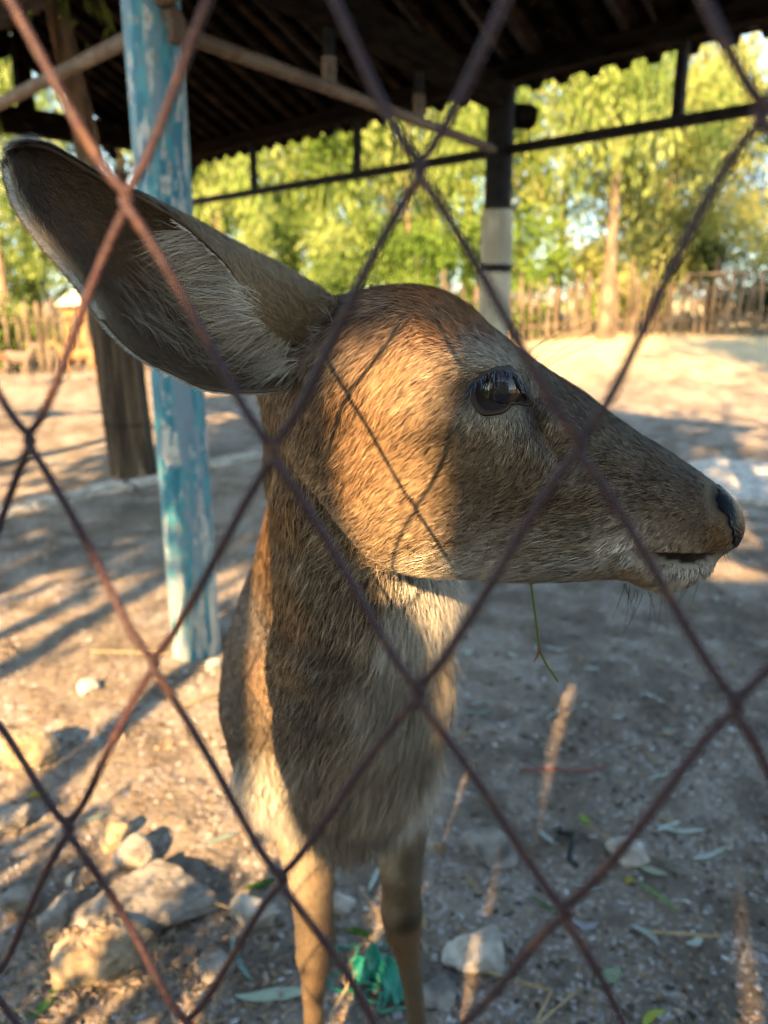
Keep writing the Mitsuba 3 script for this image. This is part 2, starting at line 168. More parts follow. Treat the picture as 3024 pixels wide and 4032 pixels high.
COAT_BODY=[(-0.0718,0.5635,1.0492,0.25,0.155,0.08,0.014,0.1,-1),(-0.0849,0.5691,0.9944,0.28,0.16,0.07,0.018,0.1,-1),(-0.0855,0.5781,0.9147,0.26,0.15,0.07,0.02,0,-1),(-0.042,0.5339,1.0545,0.23,0.15,0.09,0.016,-0.2,-1),(-0.0428,0.5305,1.0049,0.19,0.14,0.092,0.018,-0.2,-1),(-0.023,0.5235,0.9794,0.23,0.165,0.1,0.018,-0.3,-1),(-0.0382,0.5455,0.9466,0.185,0.145,0.1,0.02,-0.3,-1),(-0.0101,0.5315,0.9336,0.26,0.2,0.14,0.024,-0.4,-1),(0.0173,0.5315,0.9336,0.48,0.44,0.37,0.03,-0.3,-1),(0.0356,0.5483,0.9192,0.6,0.57,0.5,0.032,-0.12,-1),(0.0505,0.5682,0.8788,0.5,0.45,0.36,0.03,-0.1,-1),(0.0254,0.5479,0.8806,0.45,0.39,0.3,0.032,-0.35,-1),(0.0075,0.5492,0.8478,0.35,0.29,0.21,0.03,-0.45,-1),(-0.0475,0.5541,0.8655,0.155,0.13,0.105,0.024,-0.45,-1),(-0.0818,0.5904,0.8468,0.24,0.16,0.09,0.02,-0.1,-1),(-0.069,0.5711,0.8144,0.145,0.12,0.097,0.024,-0.3,-1),(-0.019,0.5659,0.7959,0.2,0.165,0.125,0.028,-0.4,-1),(0.0236,0.5748,0.7903,0.36,0.31,0.23,0.032,-0.3,-1),(0.0452,0.6013,0.7737,0.25,0.18,0.11,0.026,-0.2,-1),(-0.0529,0.5904,0.7344,0.15,0.125,0.105,0.026,-0.1,-1),(0.0085,0.5969,0.7203,0.2,0.165,0.12,0.028,-0.4,-1),(-0.0309,0.6318,0.6591,0.19,0.16,0.13,0.034,-0.2,-1),(-0.0866,0.6525,0.6591,0.34,0.27,0.19,0.03,0.2,-1),(-0.1055,0.692,0.6518,0.28,0.21,0.14,0.024,0.2,-1),(-0.0671,0.6727,0.5823,0.5,0.45,0.37,0.042,-0.1,-1),(-0.0145,0.6922,0.5776,0.4,0.37,0.32,0.036,-0.2,-1),(0.0339,0.6869,0.6332,0.38,0.35,0.29,0.03,-0.2,-1),(-0.1674,0.8672,0.797,0.22,0.185,0.155,0.011,0,-1),(-0.1822,0.8283,0.6942,0.19,0.16,0.13,0.011,0,-1),(-0.1445,0.7743,0.724,0.27,0.185,0.12,0.011,0,-1),(-0.1496,0.7536,0.6492,0.18,0.145,0.11,0.012,0,-1),(0.0841,0.8627,0.7808,0.28,0.165,0.075,0.012,0,-1),(0.0729,0.8224,0.6354,0.3,0.24,0.17,0.012,0,-1),(-0.1139,0.8393,0.4345,0.36,0.3,0.22,0.01,0,-1),(-0.0838,0.8361,0.423,0.24,0.185,0.125,0.01,0,-1),(-0.1049,0.8447,0.3415,0.17,0.13,0.09,0.008,0,-1),(-0.0802,0.8397,0.3236,0.2,0.145,0.09,0.008,0,-1),(-0.1006,0.8307,0.2163,0.19,0.135,0.085,0.007,0,-1),(0.0064,0.861,0.4379,0.42,0.34,0.24,0.01,0,-1),(0.031,0.861,0.4379,0.17,0.125,0.08,0.009,0,-1),(0.0096,0.8513,0.3654,0.28,0.21,0.13,0.008,0,-1),(0.0294,0.8347,0.3806,0.17,0.12,0.07,0.008,0,-1),(0.0297,0.8365,0.3493,0.09,0.06,0.035,0.008,0,-1),(0.0313,0.838,0.3176,0.24,0.14,0.07,0.008,0,-1),(0.0413,0.8358,0.2346,0.2,0.14,0.085,0.007,0,-1)]

# ---------------------------------------------------------------- the deer
from scipy import ndimage
from scipy.spatial import cKDTree
PSI = math.radians(8.0)
HA, HN, HO = np.array([math.cos(PSI), -math.sin(PSI), 0]), np.array([-math.sin(PSI), -math.cos(PSI), 0]), np.array([0, 0.5, 1.1])

def head_map():
    """Half-width of the head over its plane of symmetry, on a 0.6 mm grid."""
    import shapely
    step = 0.0006
    lo, hi = np.array([-0.10, -0.20]), np.array([0.245, 0.075])
    n = np.ceil((hi - lo) / step).astype(int)
    gp, gq = np.meshgrid(lo[0] + step * np.arange(n[0]), lo[1] + step * np.arange(n[1]), indexing='ij')
    o = np.array(HEAD_OUTLINE)
    # round the outline with a closed Catmull-Rom curve
    m = len(o); tt = np.linspace(0, 1, 6, endpoint=False)[:, None]
    pts = []
    for k in range(m):
        a, b, c, d = o[k - 1], o[k], o[(k + 1) % m], o[(k + 2) % m]
        pts.append(0.5 * (2 * b + (c - a) * tt + (2 * a - 5 * b + 4 * c - d) * tt ** 2 + (3 * b - a - 3 * c + d) * tt ** 3))
    poly = shapely.Polygon(np.vstack(pts))
    inside = shapely.contains_xy(poly, gp.ravel(), gq.ravel()).reshape(gp.shape)
    din = ndimage.distance_transform_edt(inside) * step
    dout = ndimage.distance_transform_edt(~inside) * step
    M = np.array(HEAD_WIDTH)
    from scipy.interpolate import RBFInterpolator
    cg = RBFInterpolator(M[:, :2], M[:, 2], kernel='thin_plate_spline', smoothing=1e-6)
    sub = 8
    W = cg(np.c_[gp[::sub, ::sub].ravel(), gq[::sub, ::sub].ravel()]).reshape(gp[::sub, ::sub].shape)
    W = ndimage.zoom(np.clip(W, 0.018, 0.062), (gp.shape[0] / W.shape[0], gp.shape[1] / W.shape[1]), order=1)[:gp.shape[0], :gp.shape[1]]
    Rr = np.clip(W * 0.95, 0.012, 0.05)
    x = np.clip(din / Rr, 0, 1)
    om = W * np.sqrt(np.maximum(1 - (1 - x) ** 2.2, 0))
    om = ndimage.gaussian_filter(om, 2.5)
    fade = np.clip(din / 0.006, 0, 1)
    for p, q, s1, s2, ang, amp in HEAD_BUMPS:
        c, s = math.cos(math.radians(ang)), math.sin(math.radians(ang))
        u, v = (gp - p) * c + (gq - q) * s, -(gp - p) * s + (gq - q) * c
        om = om + amp * np.exp(-0.5 * ((u / s1) ** 2 + (v / s2) ** 2)) * (fade if abs(amp) < 0.008 else 1)
    om = np.where(inside, np.maximum(om, 0.0002), -dout * 1.5)
    g = np.gradient(om, step)
    return lo, step, om, np.hypot(*g)
H_LO, H_STEP, H_OM, H_GR = head_map()
H_GR = np.minimum(ndimage.gaussian_filter(H_GR, 1.0), 6.0)

def head_pq(P):
    d = P - HO
    return d @ HA, d[:, 2], d @ HN
def head_om(p, q, grid=None):
    ij = np.stack([(p - H_LO[0]) / H_STEP, (q - H_LO[1]) / H_STEP])
    return ndimage.map_coordinates(H_OM if grid is None else grid, ij, order=1, mode='nearest')
def sd_head(P):
    p, q, w = head_pq(P)
    om, gr = head_om(p, q), head_om(p, q, H_GR)
    out = np.maximum(np.maximum(H_LO[0] - p, p - (H_LO[0] + H_STEP * (H_OM.shape[0] - 1))), np.maximum(H_LO[1] - q, q - (H_LO[1] + H_STEP * (H_OM.shape[1] - 1))))
    f = (np.abs(w) - om) / np.sqrt(1 + gr ** 2)
    return np.where(out > 0, np.maximum(f, out), f)
def cone(P, a, b, ra, rb, sx=1.0):
    a, b = np.asarray(a, float), np.asarray(b, float)
    d = b - a
    t = np.clip((P - a) @ d / (d @ d), 0, 1)
    return np.linalg.norm((P - a - t[:, None] * d) * [sx, 1, 1], axis=1) - (ra + (rb - ra) * t)
def smin(a, b, k):
    h = np.clip(0.5 + 0.5 * (b - a) / k, 0, 1)
    return b + (a - b) * h - k * h * (1 - h)
NECK = [((-0.048, 0.580, 1.085), 0.046), ((-0.034, 0.590, 1.010), 0.048), ((-0.019, 0.620, 0.925), 0.070), ((-0.024, 0.655, 0.823), 0.078), ((-0.026, 0.680, 0.735), 0.077), ((-0.034, 0.705, 0.655), 0.056), ((-0.042, 0.725, 0.612), 0.032)]
TRUNK = [((-0.055, 0.93, 0.70), 0.142), ((-0.05, 1.22, 0.665), 0.160), ((-0.045, 1.52, 0.70), 0.150), ((-0.045, 1.66, 0.72), 0.12)]
def leg(pts): return pts
LEGS = [
 [((-0.135, 0.90, 0.64), 0.072), ((-0.112, 0.885, 0.49), 0.046), ((-0.098, 0.862, 0.40), 0.030), ((-0.093, 0.855, 0.315), 0.0255), ((-0.095, 0.852, 0.285), 0.0235), ((-0.098, 0.852, 0.225), 0.0145), ((-0.100, 0.852, 0.10), 0.0130), ((-0.100, 0.845, 0.065), 0.020), ((-0.100, 0.825, 0.012), 0.022)],
 [((0.020, 0.91, 0.64), 0.070), ((0.022, 0.89, 0.50), 0.045), ((0.023, 0.872, 0.42), 0.028), ((0.024, 0.865, 0.345), 0.0265), ((0.026, 0.862, 0.315), 0.023), ((0.037, 0.856, 0.255), 0.0145), ((0.052, 0.846, 0.12), 0.0130), ((0.056, 0.842, 0.075), 0.020), ((0.058, 0.822, 0.012), 0.022)],
 [((-0.125, 1.60, 0.66), 0.105), ((-0.130, 1.56, 0.48), 0.062), ((-0.125, 1.70, 0.36), 0.028), ((-0.125, 1.67, 0.20), 0.019), ((-0.125, 1.66, 0.09), 0.019), ((-0.125, 1.64, 0.012), 0.022)],
 [((0.035, 1.60, 0.66), 0.105), ((0.04, 1.54, 0.48), 0.062), ((0.04, 1.68, 0.36), 0.028), ((0.04, 1.65, 0.20), 0.019), ((0.04, 1.64, 0.09), 0.019), ((0.04, 1.62, 0.012), 0.022)],
]
def sd_body(P):
    f = None
    for a, b in zip(NECK[:-1], NECK[1:]):
        c = cone(P, a[0], b[0], a[1], b[1])
        f = c if f is None else smin(f, c, 0.02)
    nape = cone(P, (-0.045, 0.63, 1.02), (-0.062, 0.89, 0.79), 0.040, 0.105)
    f = smin(f, nape, 0.05)
    t = None
    for a, b in zip(TRUNK[:-1], TRUNK[1:]):
        c = cone(P, a[0], b[0], a[1], b[1])
        t = c if t is None else smin(t, c, 0.03)
    t = smin(t, cone(P, (-0.133, 0.88, 0.70), (-0.133, 0.87, 0.60), 0.062, 0.058), 0.04)
    f = smin(f, t, 0.055)
    f = smin(f, cone(P, (-0.045, 1.74, 0.76), (-0.045, 1.83, 0.62), 0.03, 0.016), 0.03)
    for L in LEGS:
        g = None
        for a, b in zip(L[:-1], L[1:]):
            c = cone(P, a[0], b[0], a[1], b[1])
            g = c if g is None else smin(g, c, 0.010)
        f = smin(f, g, 0.035)
    return f
def sd_deer(P):
    h, b = sd_head(P), sd_body(P)
    return smin(h, b, 0.035)

def surface_net(fn, lo, hi, step, coarse=6):
    """Zero surface of fn on a grid, evaluated only near the surface."""
    lo, hi = np.asarray(lo, float), np.asarray(hi, float)
    nc = np.ceil((hi - lo) / (step * coarse)).astype(int) + 1
    n = nc * coarse + 1
    gc = np.stack(np.meshgrid(*[lo[k] + step * coarse * (np.arange(nc[k]) + 0.5) for k in range(3)], indexing='ij'), -1).reshape(-1, 3)
    fc = fn(gc).reshape(nc)
    act = np.argwhere(np.abs(fc) < step * coarse * 1.9)
    off = np.stack(np.meshgrid(*[np.arange(coarse + 1)] * 3, indexing='ij'), -1).reshape(-1, 3)
    F = np.full(n, np.nan, np.float32)
    sg = np.where(np.repeat(np.repeat(np.repeat(fc, coarse, 0), coarse, 1), coarse, 2) < 0, -1, 1).astype(np.float32)
    F[:n[0] - 1, :n[1] - 1, :n[2] - 1] = sg; F[np.isnan(F)] = 1
    for c0 in range(0, len(act), 4000):
        idx = (act[c0:c0 + 4000, None] * coarse + off[None]).reshape(-1, 3)
        F[idx[:, 0], idx[:, 1], idx[:, 2]] = fn(lo + idx * step)
    ins = F < 0
    cs = sum(ins[a:n[0] - 1 + a, b:n[1] - 1 + b, c:n[2] - 1 + c].astype(np.int8) for a in (0, 1) for b in (0, 1) for c in (0, 1))
    cells = np.argwhere((cs > 0) & (cs < 8))
    ids = np.full(cs.shape, -1, np.int32)
    ids[cells[:, 0], cells[:, 1], cells[:, 2]] = np.arange(len(cells))
    acc, cnt = np.zeros((len(cells), 3)), np.zeros(len(cells))
    cor = [(a, b, c) for a in (0, 1) for b in (0, 1) for c in (0, 1)]
    val = {k: F[cells[:, 0] + k[0], cells[:, 1] + k[1], cells[:, 2] + k[2]].astype(float) for k in cor}
    for a in cor:
        for ax in range(3):
            if a[ax]: continue
            b = tuple(1 if k == ax else a[k] for k in range(3))
            x = (val[a] < 0) != (val[b] < 0)
            t = np.where(x, val[a] / np.where(x, val[a] - val[b], 1), 0)
            p = np.repeat([np.array(a, float)], len(cells), 0); p[:, ax] += t
            acc[x] += p[x]; cnt[x] += 1
    v = lo + (cells + acc / cnt[:, None]) * step
    quads = []
    for ax in range(3):
        s0 = [slice(1, n[k] - 1) for k in range(3)]; s0[ax] = slice(0, n[ax] - 1)
        s1 = list(s0); s1[ax] = slice(1, n[ax])
        A, B = ins[tuple(s0)], ins[tuple(s1)]
        e = np.argwhere(A != B)
        flip = A[e[:, 0], e[:, 1], e[:, 2]]
        e = e + [s.start for s in s0]
        u, w = [(1, 2), (2, 0), (0, 1)][ax]
        def cid(du, dw):
            q = e.copy(); q[:, u] += du; q[:, w] += dw
            return ids[q[:, 0], q[:, 1], q[:, 2]]
        Q = np.stack([cid(-1, -1), cid(0, -1), cid(0, 0), cid(-1, 0)], 1)
        Q = np.where(flip[:, None], Q, Q[:, ::-1])
        quads.append(Q[(Q >= 0).all(1)])
    Q = np.vstack(quads)
    return v, np.vstack([Q[:, [0, 1, 2]], Q[:, [0, 2, 3]]])

def vert_normals(v, f):
    n = np.zeros_like(v)
    fn = np.cross(v[f[:, 1]] - v[f[:, 0]], v[f[:, 2]] - v[f[:, 0]])
    for k in range(3): np.add.at(n, f[:, k], fn)
    return n / (np.linalg.norm(n, axis=1, keepdims=True) + 1e-20)

def relax(v, f, it=3, lam=0.5):
    e = np.vstack([f[:, [0, 1]], f[:, [1, 2]], f[:, [2, 0]]]); e = np.vstack([e, e[:, ::-1]])
    for k in range(it * 2):
        s, c = np.zeros_like(v), np.zeros(len(v))
        np.add.at(s, e[:, 0], v[e[:, 1]]); np.add.at(c, e[:, 0], 1)
        v = v + (lam if k % 2 == 0 else -lam * 1.04) * (s / np.maximum(c, 1)[:, None] - v)
    return v

BV, BF = surface_net(sd_deer, (-0.26, 0.36, -0.03), (0.26, 1.90, 1.20), 0.0037)
BV = relax(BV, BF, 2)
BN = vert_normals(BV, BF)

# ----- ear: a cupped shell lofted through its rim
def ear_grid(rows, ns=44, nt=22):
    R_ = np.array(rows)                        # stations x (inner rim, crest, lower rim) x 3
    from scipy.interpolate import CubicSpline, PchipInterpolator
    s0 = np.linspace(0, 1, len(R_))
    s = np.linspace(0, 1, ns) ** 0.9
    Q = PchipInterpolator(s0, R_.reshape(len(R_), 9))(s).reshape(ns, 3, 3)
    G = np.zeros((ns, nt, 3))
    back = np.array([0.25, 1.0, 0.1]); back /= np.linalg.norm(back)
    for k in range(ns):
        u, c, l = Q[k]
        w = np.linalg.norm(c - l)
        d = min(0.055, 0.50 * w) * (1 - 0.35 * s[k])
        p2 = c * 0.78 + l * 0.22 + back * d * 0.75
        p3 = c * 0.35 + l * 0.65 + back * d
        pts = np.array([u, c, p2, p3, l])
        h = np.r_[0, np.cumsum(np.maximum(np.linalg.norm(np.diff(pts, axis=0), axis=1), 1e-4))]
        G[k] = CubicSpline(h / h[-1], pts)(np.linspace(0, 1, nt))
    return s, G
EAR_S, EG = ear_grid(EAR)
def grid_mesh(G, flip=False):
    a, b = G.shape[:2]
    i, j = np.meshgrid(np.arange(a - 1), np.arange(b - 1), indexing='ij')
    q = np.stack([i * b + j, i * b + j + 1, (i + 1) * b + j + 1, (i + 1) * b + j], -1).reshape(-1, 4)
    f = np.vstack([q[:, [0, 1, 2]], q[:, [0, 2, 3]]])
    return G.reshape(-1, 3), f[:, ::-1] if flip else f
def shell(G, th):
    v, f = grid_mesh(G)
    n = vert_normals(v, f)
    m = len(v); a, b = G.shape[:2]
    idx = np.arange(m).reshape(a, b)
    loop = np.r_[idx[0, :-1], idx[:-1, -1], idx[-1, :0:-1], idx[:0:-1, 0]]
    nx_ = np.roll(loop, -1)
    side = np.vstack([np.stack([loop, loop + m, nx_ + m], 1), np.stack([loop, nx_ + m, nx_], 1)])
    return np.vstack([v + n * th / 2, v - n * th / 2]), np.vstack([f, f[:, ::-1] + m, side]), n
EV, EF, EN = shell(EG, 0.0026)
ev, ef = grid_mesh(EG)
en = vert_normals(ev, ef)
# which side faces into the cup: towards the viewer's side of the deer
inward = np.sign((en.reshape(EG.shape)[:, 10] @ HN).mean())
# the far ear: mirrored about the head's plane and turned back
def mirror(P):
    return P - 2 * ((P - HO) @ HN)[..., None] * HN
def turn_far(P):
    b = np.array([-0.030, 0.548, 1.108])
    Q = P - mirror(np.array([[-0.052, 0.465, 1.12]]))[0]
    a = math.radians(-52)
    c, s = math.cos(a), math.sin(a)
    Q = np.c_[Q[:, 0] * c - Q[:, 1] * s, Q[:, 0] * s + Q[:, 1] * c, Q[:, 2]]
    a = math.radians(-44); c, s = math.cos(a), math.sin(a)
    Q = np.c_[Q[:, 0] * c + Q[:, 2] * s, Q[:, 1], -Q[:, 0] * s + Q[:, 2] * c]
    return b + Q * 0.92
FV, FF = turn_far(mirror(EV)), EF[:, ::-1]

# ----- coat: colour, length and flow over the deer
KH, KB = np.array(COAT_HEAD), np.array(COAT_BODY)
def idw(x, c, vals, pw=3.6, k=6):
    d, i = cKDTree(c).query(x, k=k)
    w = 1 / (d + 0.004) ** pw
    w /= w.sum(1, keepdims=True)
    return np.einsum('nk,nkm->nm', w, vals[i])
def coat(P):
    p, q, w = head_pq(P)
    hd = idw(np.c_[p, q], KH[:, :2], np.c_[KH[:, 2:6], KH[:, 6], 0 * KH[:, 6], KH[:, 7]])
    fl = hd[:, 4:5] * HA + hd[:, 6:7] * [0, 0, 1]
    bd = idw(P[:, [0, 2]] + np.c_[0 * p, 0 * p], KB[:, [0, 2]], np.c_[KB[:, 3:7], KB[:, 7:9]])
    back = np.clip((P[:, 1] - 0.95) / 0.15, 0, 1)[:, None]
    bcol = bd[:, :3] * (1 - back) + np.array([0.22, 0.145, 0.08]) * back
    bl = bd[:, 3:4] * (1 - back) + 0.012 * back
    bfl = np.c_[bd[:, 4], 0.35 + 0 * p, bd[:, 5]] * (1 - back) + np.array([0, 1, -0.4]) * back
    fh, fb = sd_head(P), sd_body(P)
    m = np.clip((fb - fh) / 0.022 * 0.5 + 0.5, 0, 1)[:, None]
    m = m * m * (3 - 2 * m)
    col = hd[:, :3] * m + bcol * (1 - m)
    ln = hd[:, 3:4] * m + bl * (1 - m)
    flow = fl * m + bfl * (1 - m)
    lum = col @ [[0.3], [0.55], [0.15]]
    lum0 = 0.17
    col = (lum + (col - lum) * 1.0) * (np.maximum(lum, 0.02) / lum0) ** 0.22
    return col, ln[:, 0], flow, m[:, 0]
def in_poly(poly, p, q):
    import shapely
    return shapely.contains_xy(shapely.Polygon(poly), p, q)
def mirror_side(P): return ((P - HO) @ HN) > 0

col, ln, flow, hm = coat(BV)
p_, q_, w_ = head_pq(BV)
near_head = hm > 0.5
nose = in_poly(NOSE_PAD, p_, q_) & near_head
mouth = in_poly(MOUTH, p_, q_) & near_head
bcol = col * 0.55
bcol[nose] = (0.012, 0.012, 0.013)
bcol[mouth] = (0.035, 0.022, 0.018)
lidpoly = np.array(LID); eyec = np.array(EYE)
lid_in = in_poly(eyec + (lidpoly - eyec) * 1.02, p_, q_) & near_head
bcol[lid_in] = (0.02, 0.012, 0.008)
hoof = BV[:, 2] < 0.045
bcol[hoof] = (0.02, 0.018, 0.016)
# ear colours: dark skin inside, brown outside, pale along the rim
sE = np.repeat(EAR_S, EG.shape[1]); tE = np.tile(np.linspace(0, 1, EG.shape[1]), len(EAR_S))
def ear_inner_colour(s, t):
    c = np.array([0.100, 0.068, 0.045]) + 0 * s[:, None]
    mid = np.exp(-((t - 0.55) / 0.13) ** 2)[:, None] * np.clip(1.1 - s, 0, 1)[:, None]
    c = c + mid * (np.array([0.17, 0.09, 0.042]) - c) * 0.9
    c = c * (0.55 + 0.45 * np.clip((0.85 - s) / 0.3, 0, 1))[:, None]
    low = np.clip((t - 0.86) / 0.1, 0, 1)[:, None] * np.clip((s - 0.45) / 0.25, 0, 1)[:, None]  # lower edge towards the tip painted pale as a sunlit fringe
    c = c + low * (np.array([0.36, 0.27, 0.17]) - c)
    return c
def ear_outer_colour(s, t):
    c = np.array([0.20, 0.145, 0.085]) + 0 * s[:, None]
    return c * (1.0 - 0.45 * np.clip((s - 0.35) / 0.4, 0, 1))[:, None]
ci, co = ear_inner_colour(sE, tE), ear_outer_colour(sE, tE)
ecol = np.vstack([ci, co] if inward > 0 else [co, ci]) * 0.75
allv = np.vstack([BV, EV, FV]); allf = np.vstack([BF, EF + len(BV), FF + len(BV) + len(EV)])
allc = np.vstack([bcol, ecol, np.vstack([co, co]) * 0.75])
scene['mat_hide'] = {'type': 'twosided', 'bsdf': {'type': 'principled', 'base_color': VC, 'roughness': 0.65, 'specular': 0.2}}
NOSTRIL = HO + HA * HEAD_BUMPS[18][0] + np.array([0, 0, HEAD_BUMPS[18][1]])  # nose colour goes darker round this point, painting the shade in the hole
scene['mat_wet_skin'] = {'type': 'twosided', 'bsdf': {'type': 'bumpmap', 'texture': proc(lambda p, n, uv: fbm(p.x * 600, p.y * 600, p.z * 600, 2), eps=3e-4), 'scale': 0.0009,
    'nested': {'type': 'principled', 'base_color': proc(lambda p, n, uv: mix((0.002, 0.002, 0.002), (0.007, 0.0065, 0.007), smoothstep(0.004, 0.0075, dr.sqrt(dr.square(p.x - NOSTRIL[0]) + 0.55 * dr.square(p.z - NOSTRIL[2]))))), 'roughness': 0.36, 'specular': 0.10, 'clearcoat': 0.03, 'clearcoat_gloss': 0.8}}}
deer = numbered('deer')
scene[deer] = mikit.ply((allv, allf), 'mat_hide', True, color=np.clip(allc, 0, 1))
tag(deer, 'brown deer close behind the wire, chest forward and head turned right in profile', 'deer')
# nose leather as a skin of its own, lying on the muzzle
nf = nose[BF].all(1)
used_, inv = np.unique(BF[nf], return_inverse=True)
put('nose', (BV[used_] + BN[used_] * 0.0008, inv.reshape(-1, 3)), 'wet_skin', deer, smooth=True, label='wet black nose leather')

# ----- eye
eo = HO + HA * EYE[0] + np.array([0, 0, EYE[1]])
eye_r = 0.0165
eye_surf = float(head_om(np.array([EYE[0]]), np.array([EYE[1]]))[0])
eye_c = eo + HN * (eye_surf + 0.0035 - eye_r)
def lid_surface(pq, lift):
    """Points over the eye opening: on the eyeball where it stands proud of the skin, else on the skin."""
    P = HO + pq[:, :1] * HA + pq[:, 1:2] * np.array([0, 0, 1.0])
    d = P - eye_c
    rad2 = (d @ HA) ** 2 + d[:, 2] ** 2
    wball = (eye_c - HO) @ HN + np.sqrt(np.maximum((eye_r) ** 2 - rad2, 0))
    wskin = head_om(pq[:, 0], pq[:, 1])
    w = np.where(rad2 < eye_r ** 2, np.maximum(wball, wskin), wskin)
    return P + (w + lift)[:, None] * HN
def mat_eye():
    def f(p, n, uv):
        c = eye_c - HN * 0 
        dx = (p.x - c[0]) * HA[0] + (p.y - c[1]) * HA[1]
        dz = p.z - c[2]
        r = dr.sqrt(dr.square(dx / 1.25) + dr.square(dz))
        iris = mix((0.004, 0.004, 0.005), (0.060, 0.022, 0.008), smoothstep(0.0072, 0.0082, r))
        return mix(iris, (0.02, 0.010, 0.007), smoothstep(0.0108, 0.0118, r))
    scene['mat_eye_ball'] = {'type': 'principled', 'base_color': proc(f), 'roughness': 0.06, 'specular': 0.7, 'clearcoat': 1.0, 'clearcoat_gloss': 0.98}
mat_eye()
sph = trimesh.creation.icosphere(4, eye_r)
put('eye', (np.array(sph.vertices) + eye_c, np.array(sph.faces)), 'eye_ball', deer, smooth=True, label='large dark shining eye')
scene['lid_skin'] = {'type': 'principled', 'base_color': {'type': 'rgb', 'value': [0.045, 0.026, 0.017]}, 'roughness': 0.55, 'specular': 0.3}
def closed_spline(pts, n):
    m = len(pts); u = np.linspace(0, m, n, endpoint=False)
    k = np.floor(u).astype(int); t = (u - k)[:, None]
    a, b, c, d = pts[(k - 1) % m], pts[k % m], pts[(k + 1) % m], pts[(k + 2) % m]
    return 0.5 * (2 * b + (c - a) * t + (2 * a - 5 * b + 4 * c - d) * t ** 2 + (3 * b - a - 3 * c + d) * t ** 3)
lc = closed_spline(lidpoly, 90)
L0 = lid_surface(lc, 0.0006)
ctr = lid_surface(eyec[None], 0)[0]
rings = []
for s_, lf in ((0.84, -0.001), (0.875, 0.0013), (0.96, 0.0026), (1.06, 0.0018), (1.16, -0.0015)):
    rings.append(lid_surface(eyec + (lc - eyec) * s_, lf))
lg = np.stack(rings, 1); lg = np.concatenate([lg, lg[:1]], 0)
put('eyelid', grid_mesh(lg, True), {'type': 'twosided', 'bsdf': scene['lid_skin']}, deer, smooth=True, label='dark rim of the eyelids with the tear corner')
del scene['lid_skin']

# ----- hair: flat tapered blades, three triangles each
def hairs(P, N, D, L, W, C, lift0=0.40, lift1=0.10, curl=0.15, r=None, tipk=1.35, rootk=0.62, nvar=0.45):
    n = len(P)
    D = D - (D * N).sum(1, keepdims=True) * N
    D /= np.linalg.norm(D, axis=1, keepdims=True) + 1e-9
    S = np.cross(N, D)
    D = D + S * r.normal(0, curl, (n, 1)); D /= np.linalg.norm(D, axis=1, keepdims=True)
    S = np.cross(N, D)
    a = lift0 * (0.6 + 0.8 * r.random((n, 1))); b = lift1 * (0.2 + 1.6 * r.random((n, 1)))
    d0 = D * np.cos(a) + N * np.sin(a)
    d1 = D * np.cos(b) + N * np.sin(b) + S * r.normal(0, curl * 0.7, (n, 1))
    L = L[:, None]; W = W[:, None]
    p0 = P - N * 0.0006
    p1 = p0 + d0 * L * 0.45
    p2 = p1 + d1 * L * 0.55
    v = np.stack([p0 - S * W / 2, p0 + S * W / 2, p1 - S * W * 0.42, p1 + S * W * 0.42, p2], 1)
    k = np.arange(n)[:, None] * 5
    f = np.stack([k + [0, 1, 3], k + [0, 3, 2], k + [2, 3, 4]], 1).reshape(-1, 3)
    nn = N[:, None, :] + S[:, None, :] * (nvar * r.normal(0, 1, (n, 1, 1)) + np.array([-.25, .25, -.25, .25, 0])[None, :, None])
    nn = nn + D[:, None, :] * np.array([-.1, -.1, 0.05, 0.05, 0.2])[None, :, None]
    nn /= np.linalg.norm(nn, axis=2, keepdims=True)
    c = C[:, None, :] * np.array([rootk, rootk, 1.0, 1.0, tipk])[None, :, None]
    return v.reshape(-1, 3), f, nn.reshape(-1, 3), np.clip(c, 0, 0.9).reshape(-1, 3)
def put_hair(name, parts, parent, label=None):
    vs, fs, ns, cs, at = [], [], [], [], 0
    for v, f, n, c in parts:
        vs.append(v); fs.append(f + at); ns.append(n); cs.append(c); at += len(v)
    v, f, n, c = np.vstack(vs), np.vstack(fs), np.vstack(ns), np.vstack(cs)
    key = numbered(parent + '__' + name)
    scene[key] = {'type': 'ply', 'filename': meshkit.write_ply((v, f), False, None, c, normals=n), 'face_normals': False, 'bsdf': {'type': 'ref', 'id': 'mat_hair'}}
    labels[key] = {'kind': 'stuff', **({'label': label} if label else {})}
    return key
scene['mat_hair'] = {'type': 'twosided', 'bsdf': {'type': 'principled', 'base_color': VC, 'roughness': 0.5, 'specular': 0.22, 'sheen': 0.0}}
def sample(v, f, wt, n, r):
    a = np.linalg.norm(np.cross(v[f[:, 1]] - v[f[:, 0]], v[f[:, 2]] - v[f[:, 0]]), axis=1) * wt
    k = np.searchsorted(np.cumsum(a), r.random(n) * a.sum())
    k = np.minimum(k, len(f) - 1)
    x, y = r.random(n), r.random(n); s = x + y > 1; x[s], y[s] = 1 - x[s], 1 - y[s]
    return k, np.stack([1 - x - y, x, y], 1)
HR = np.random.default_rng(21)
fc = BV[BF].mean(1)
fp, fq, fw = head_pq(fc)
fhead = hm[BF].mean(1)
viewed = np.clip(1.25 - (fc[:, 1] - 0.75) / 0.45, 0.12, 1.0)
bare = (nose[BF].any(1) | mouth[BF].any(1) | lid_in[BF].all(1) | hoof[BF].any(1))
side = np.where((fhead > 0.5) & (fw < -0.005), 0.35, 1.0)
dens = viewed * side * np.where(bare, 0, 1) * (0.5 + 1.5 * fhead) * np.where(fc[:, 2] < 0.50, 0.9, 1)
NH = 315000
k, bc = sample(BV, BF, dens, NH, HR)
P = (BV[BF[k]] * bc[..., None]).sum(1)
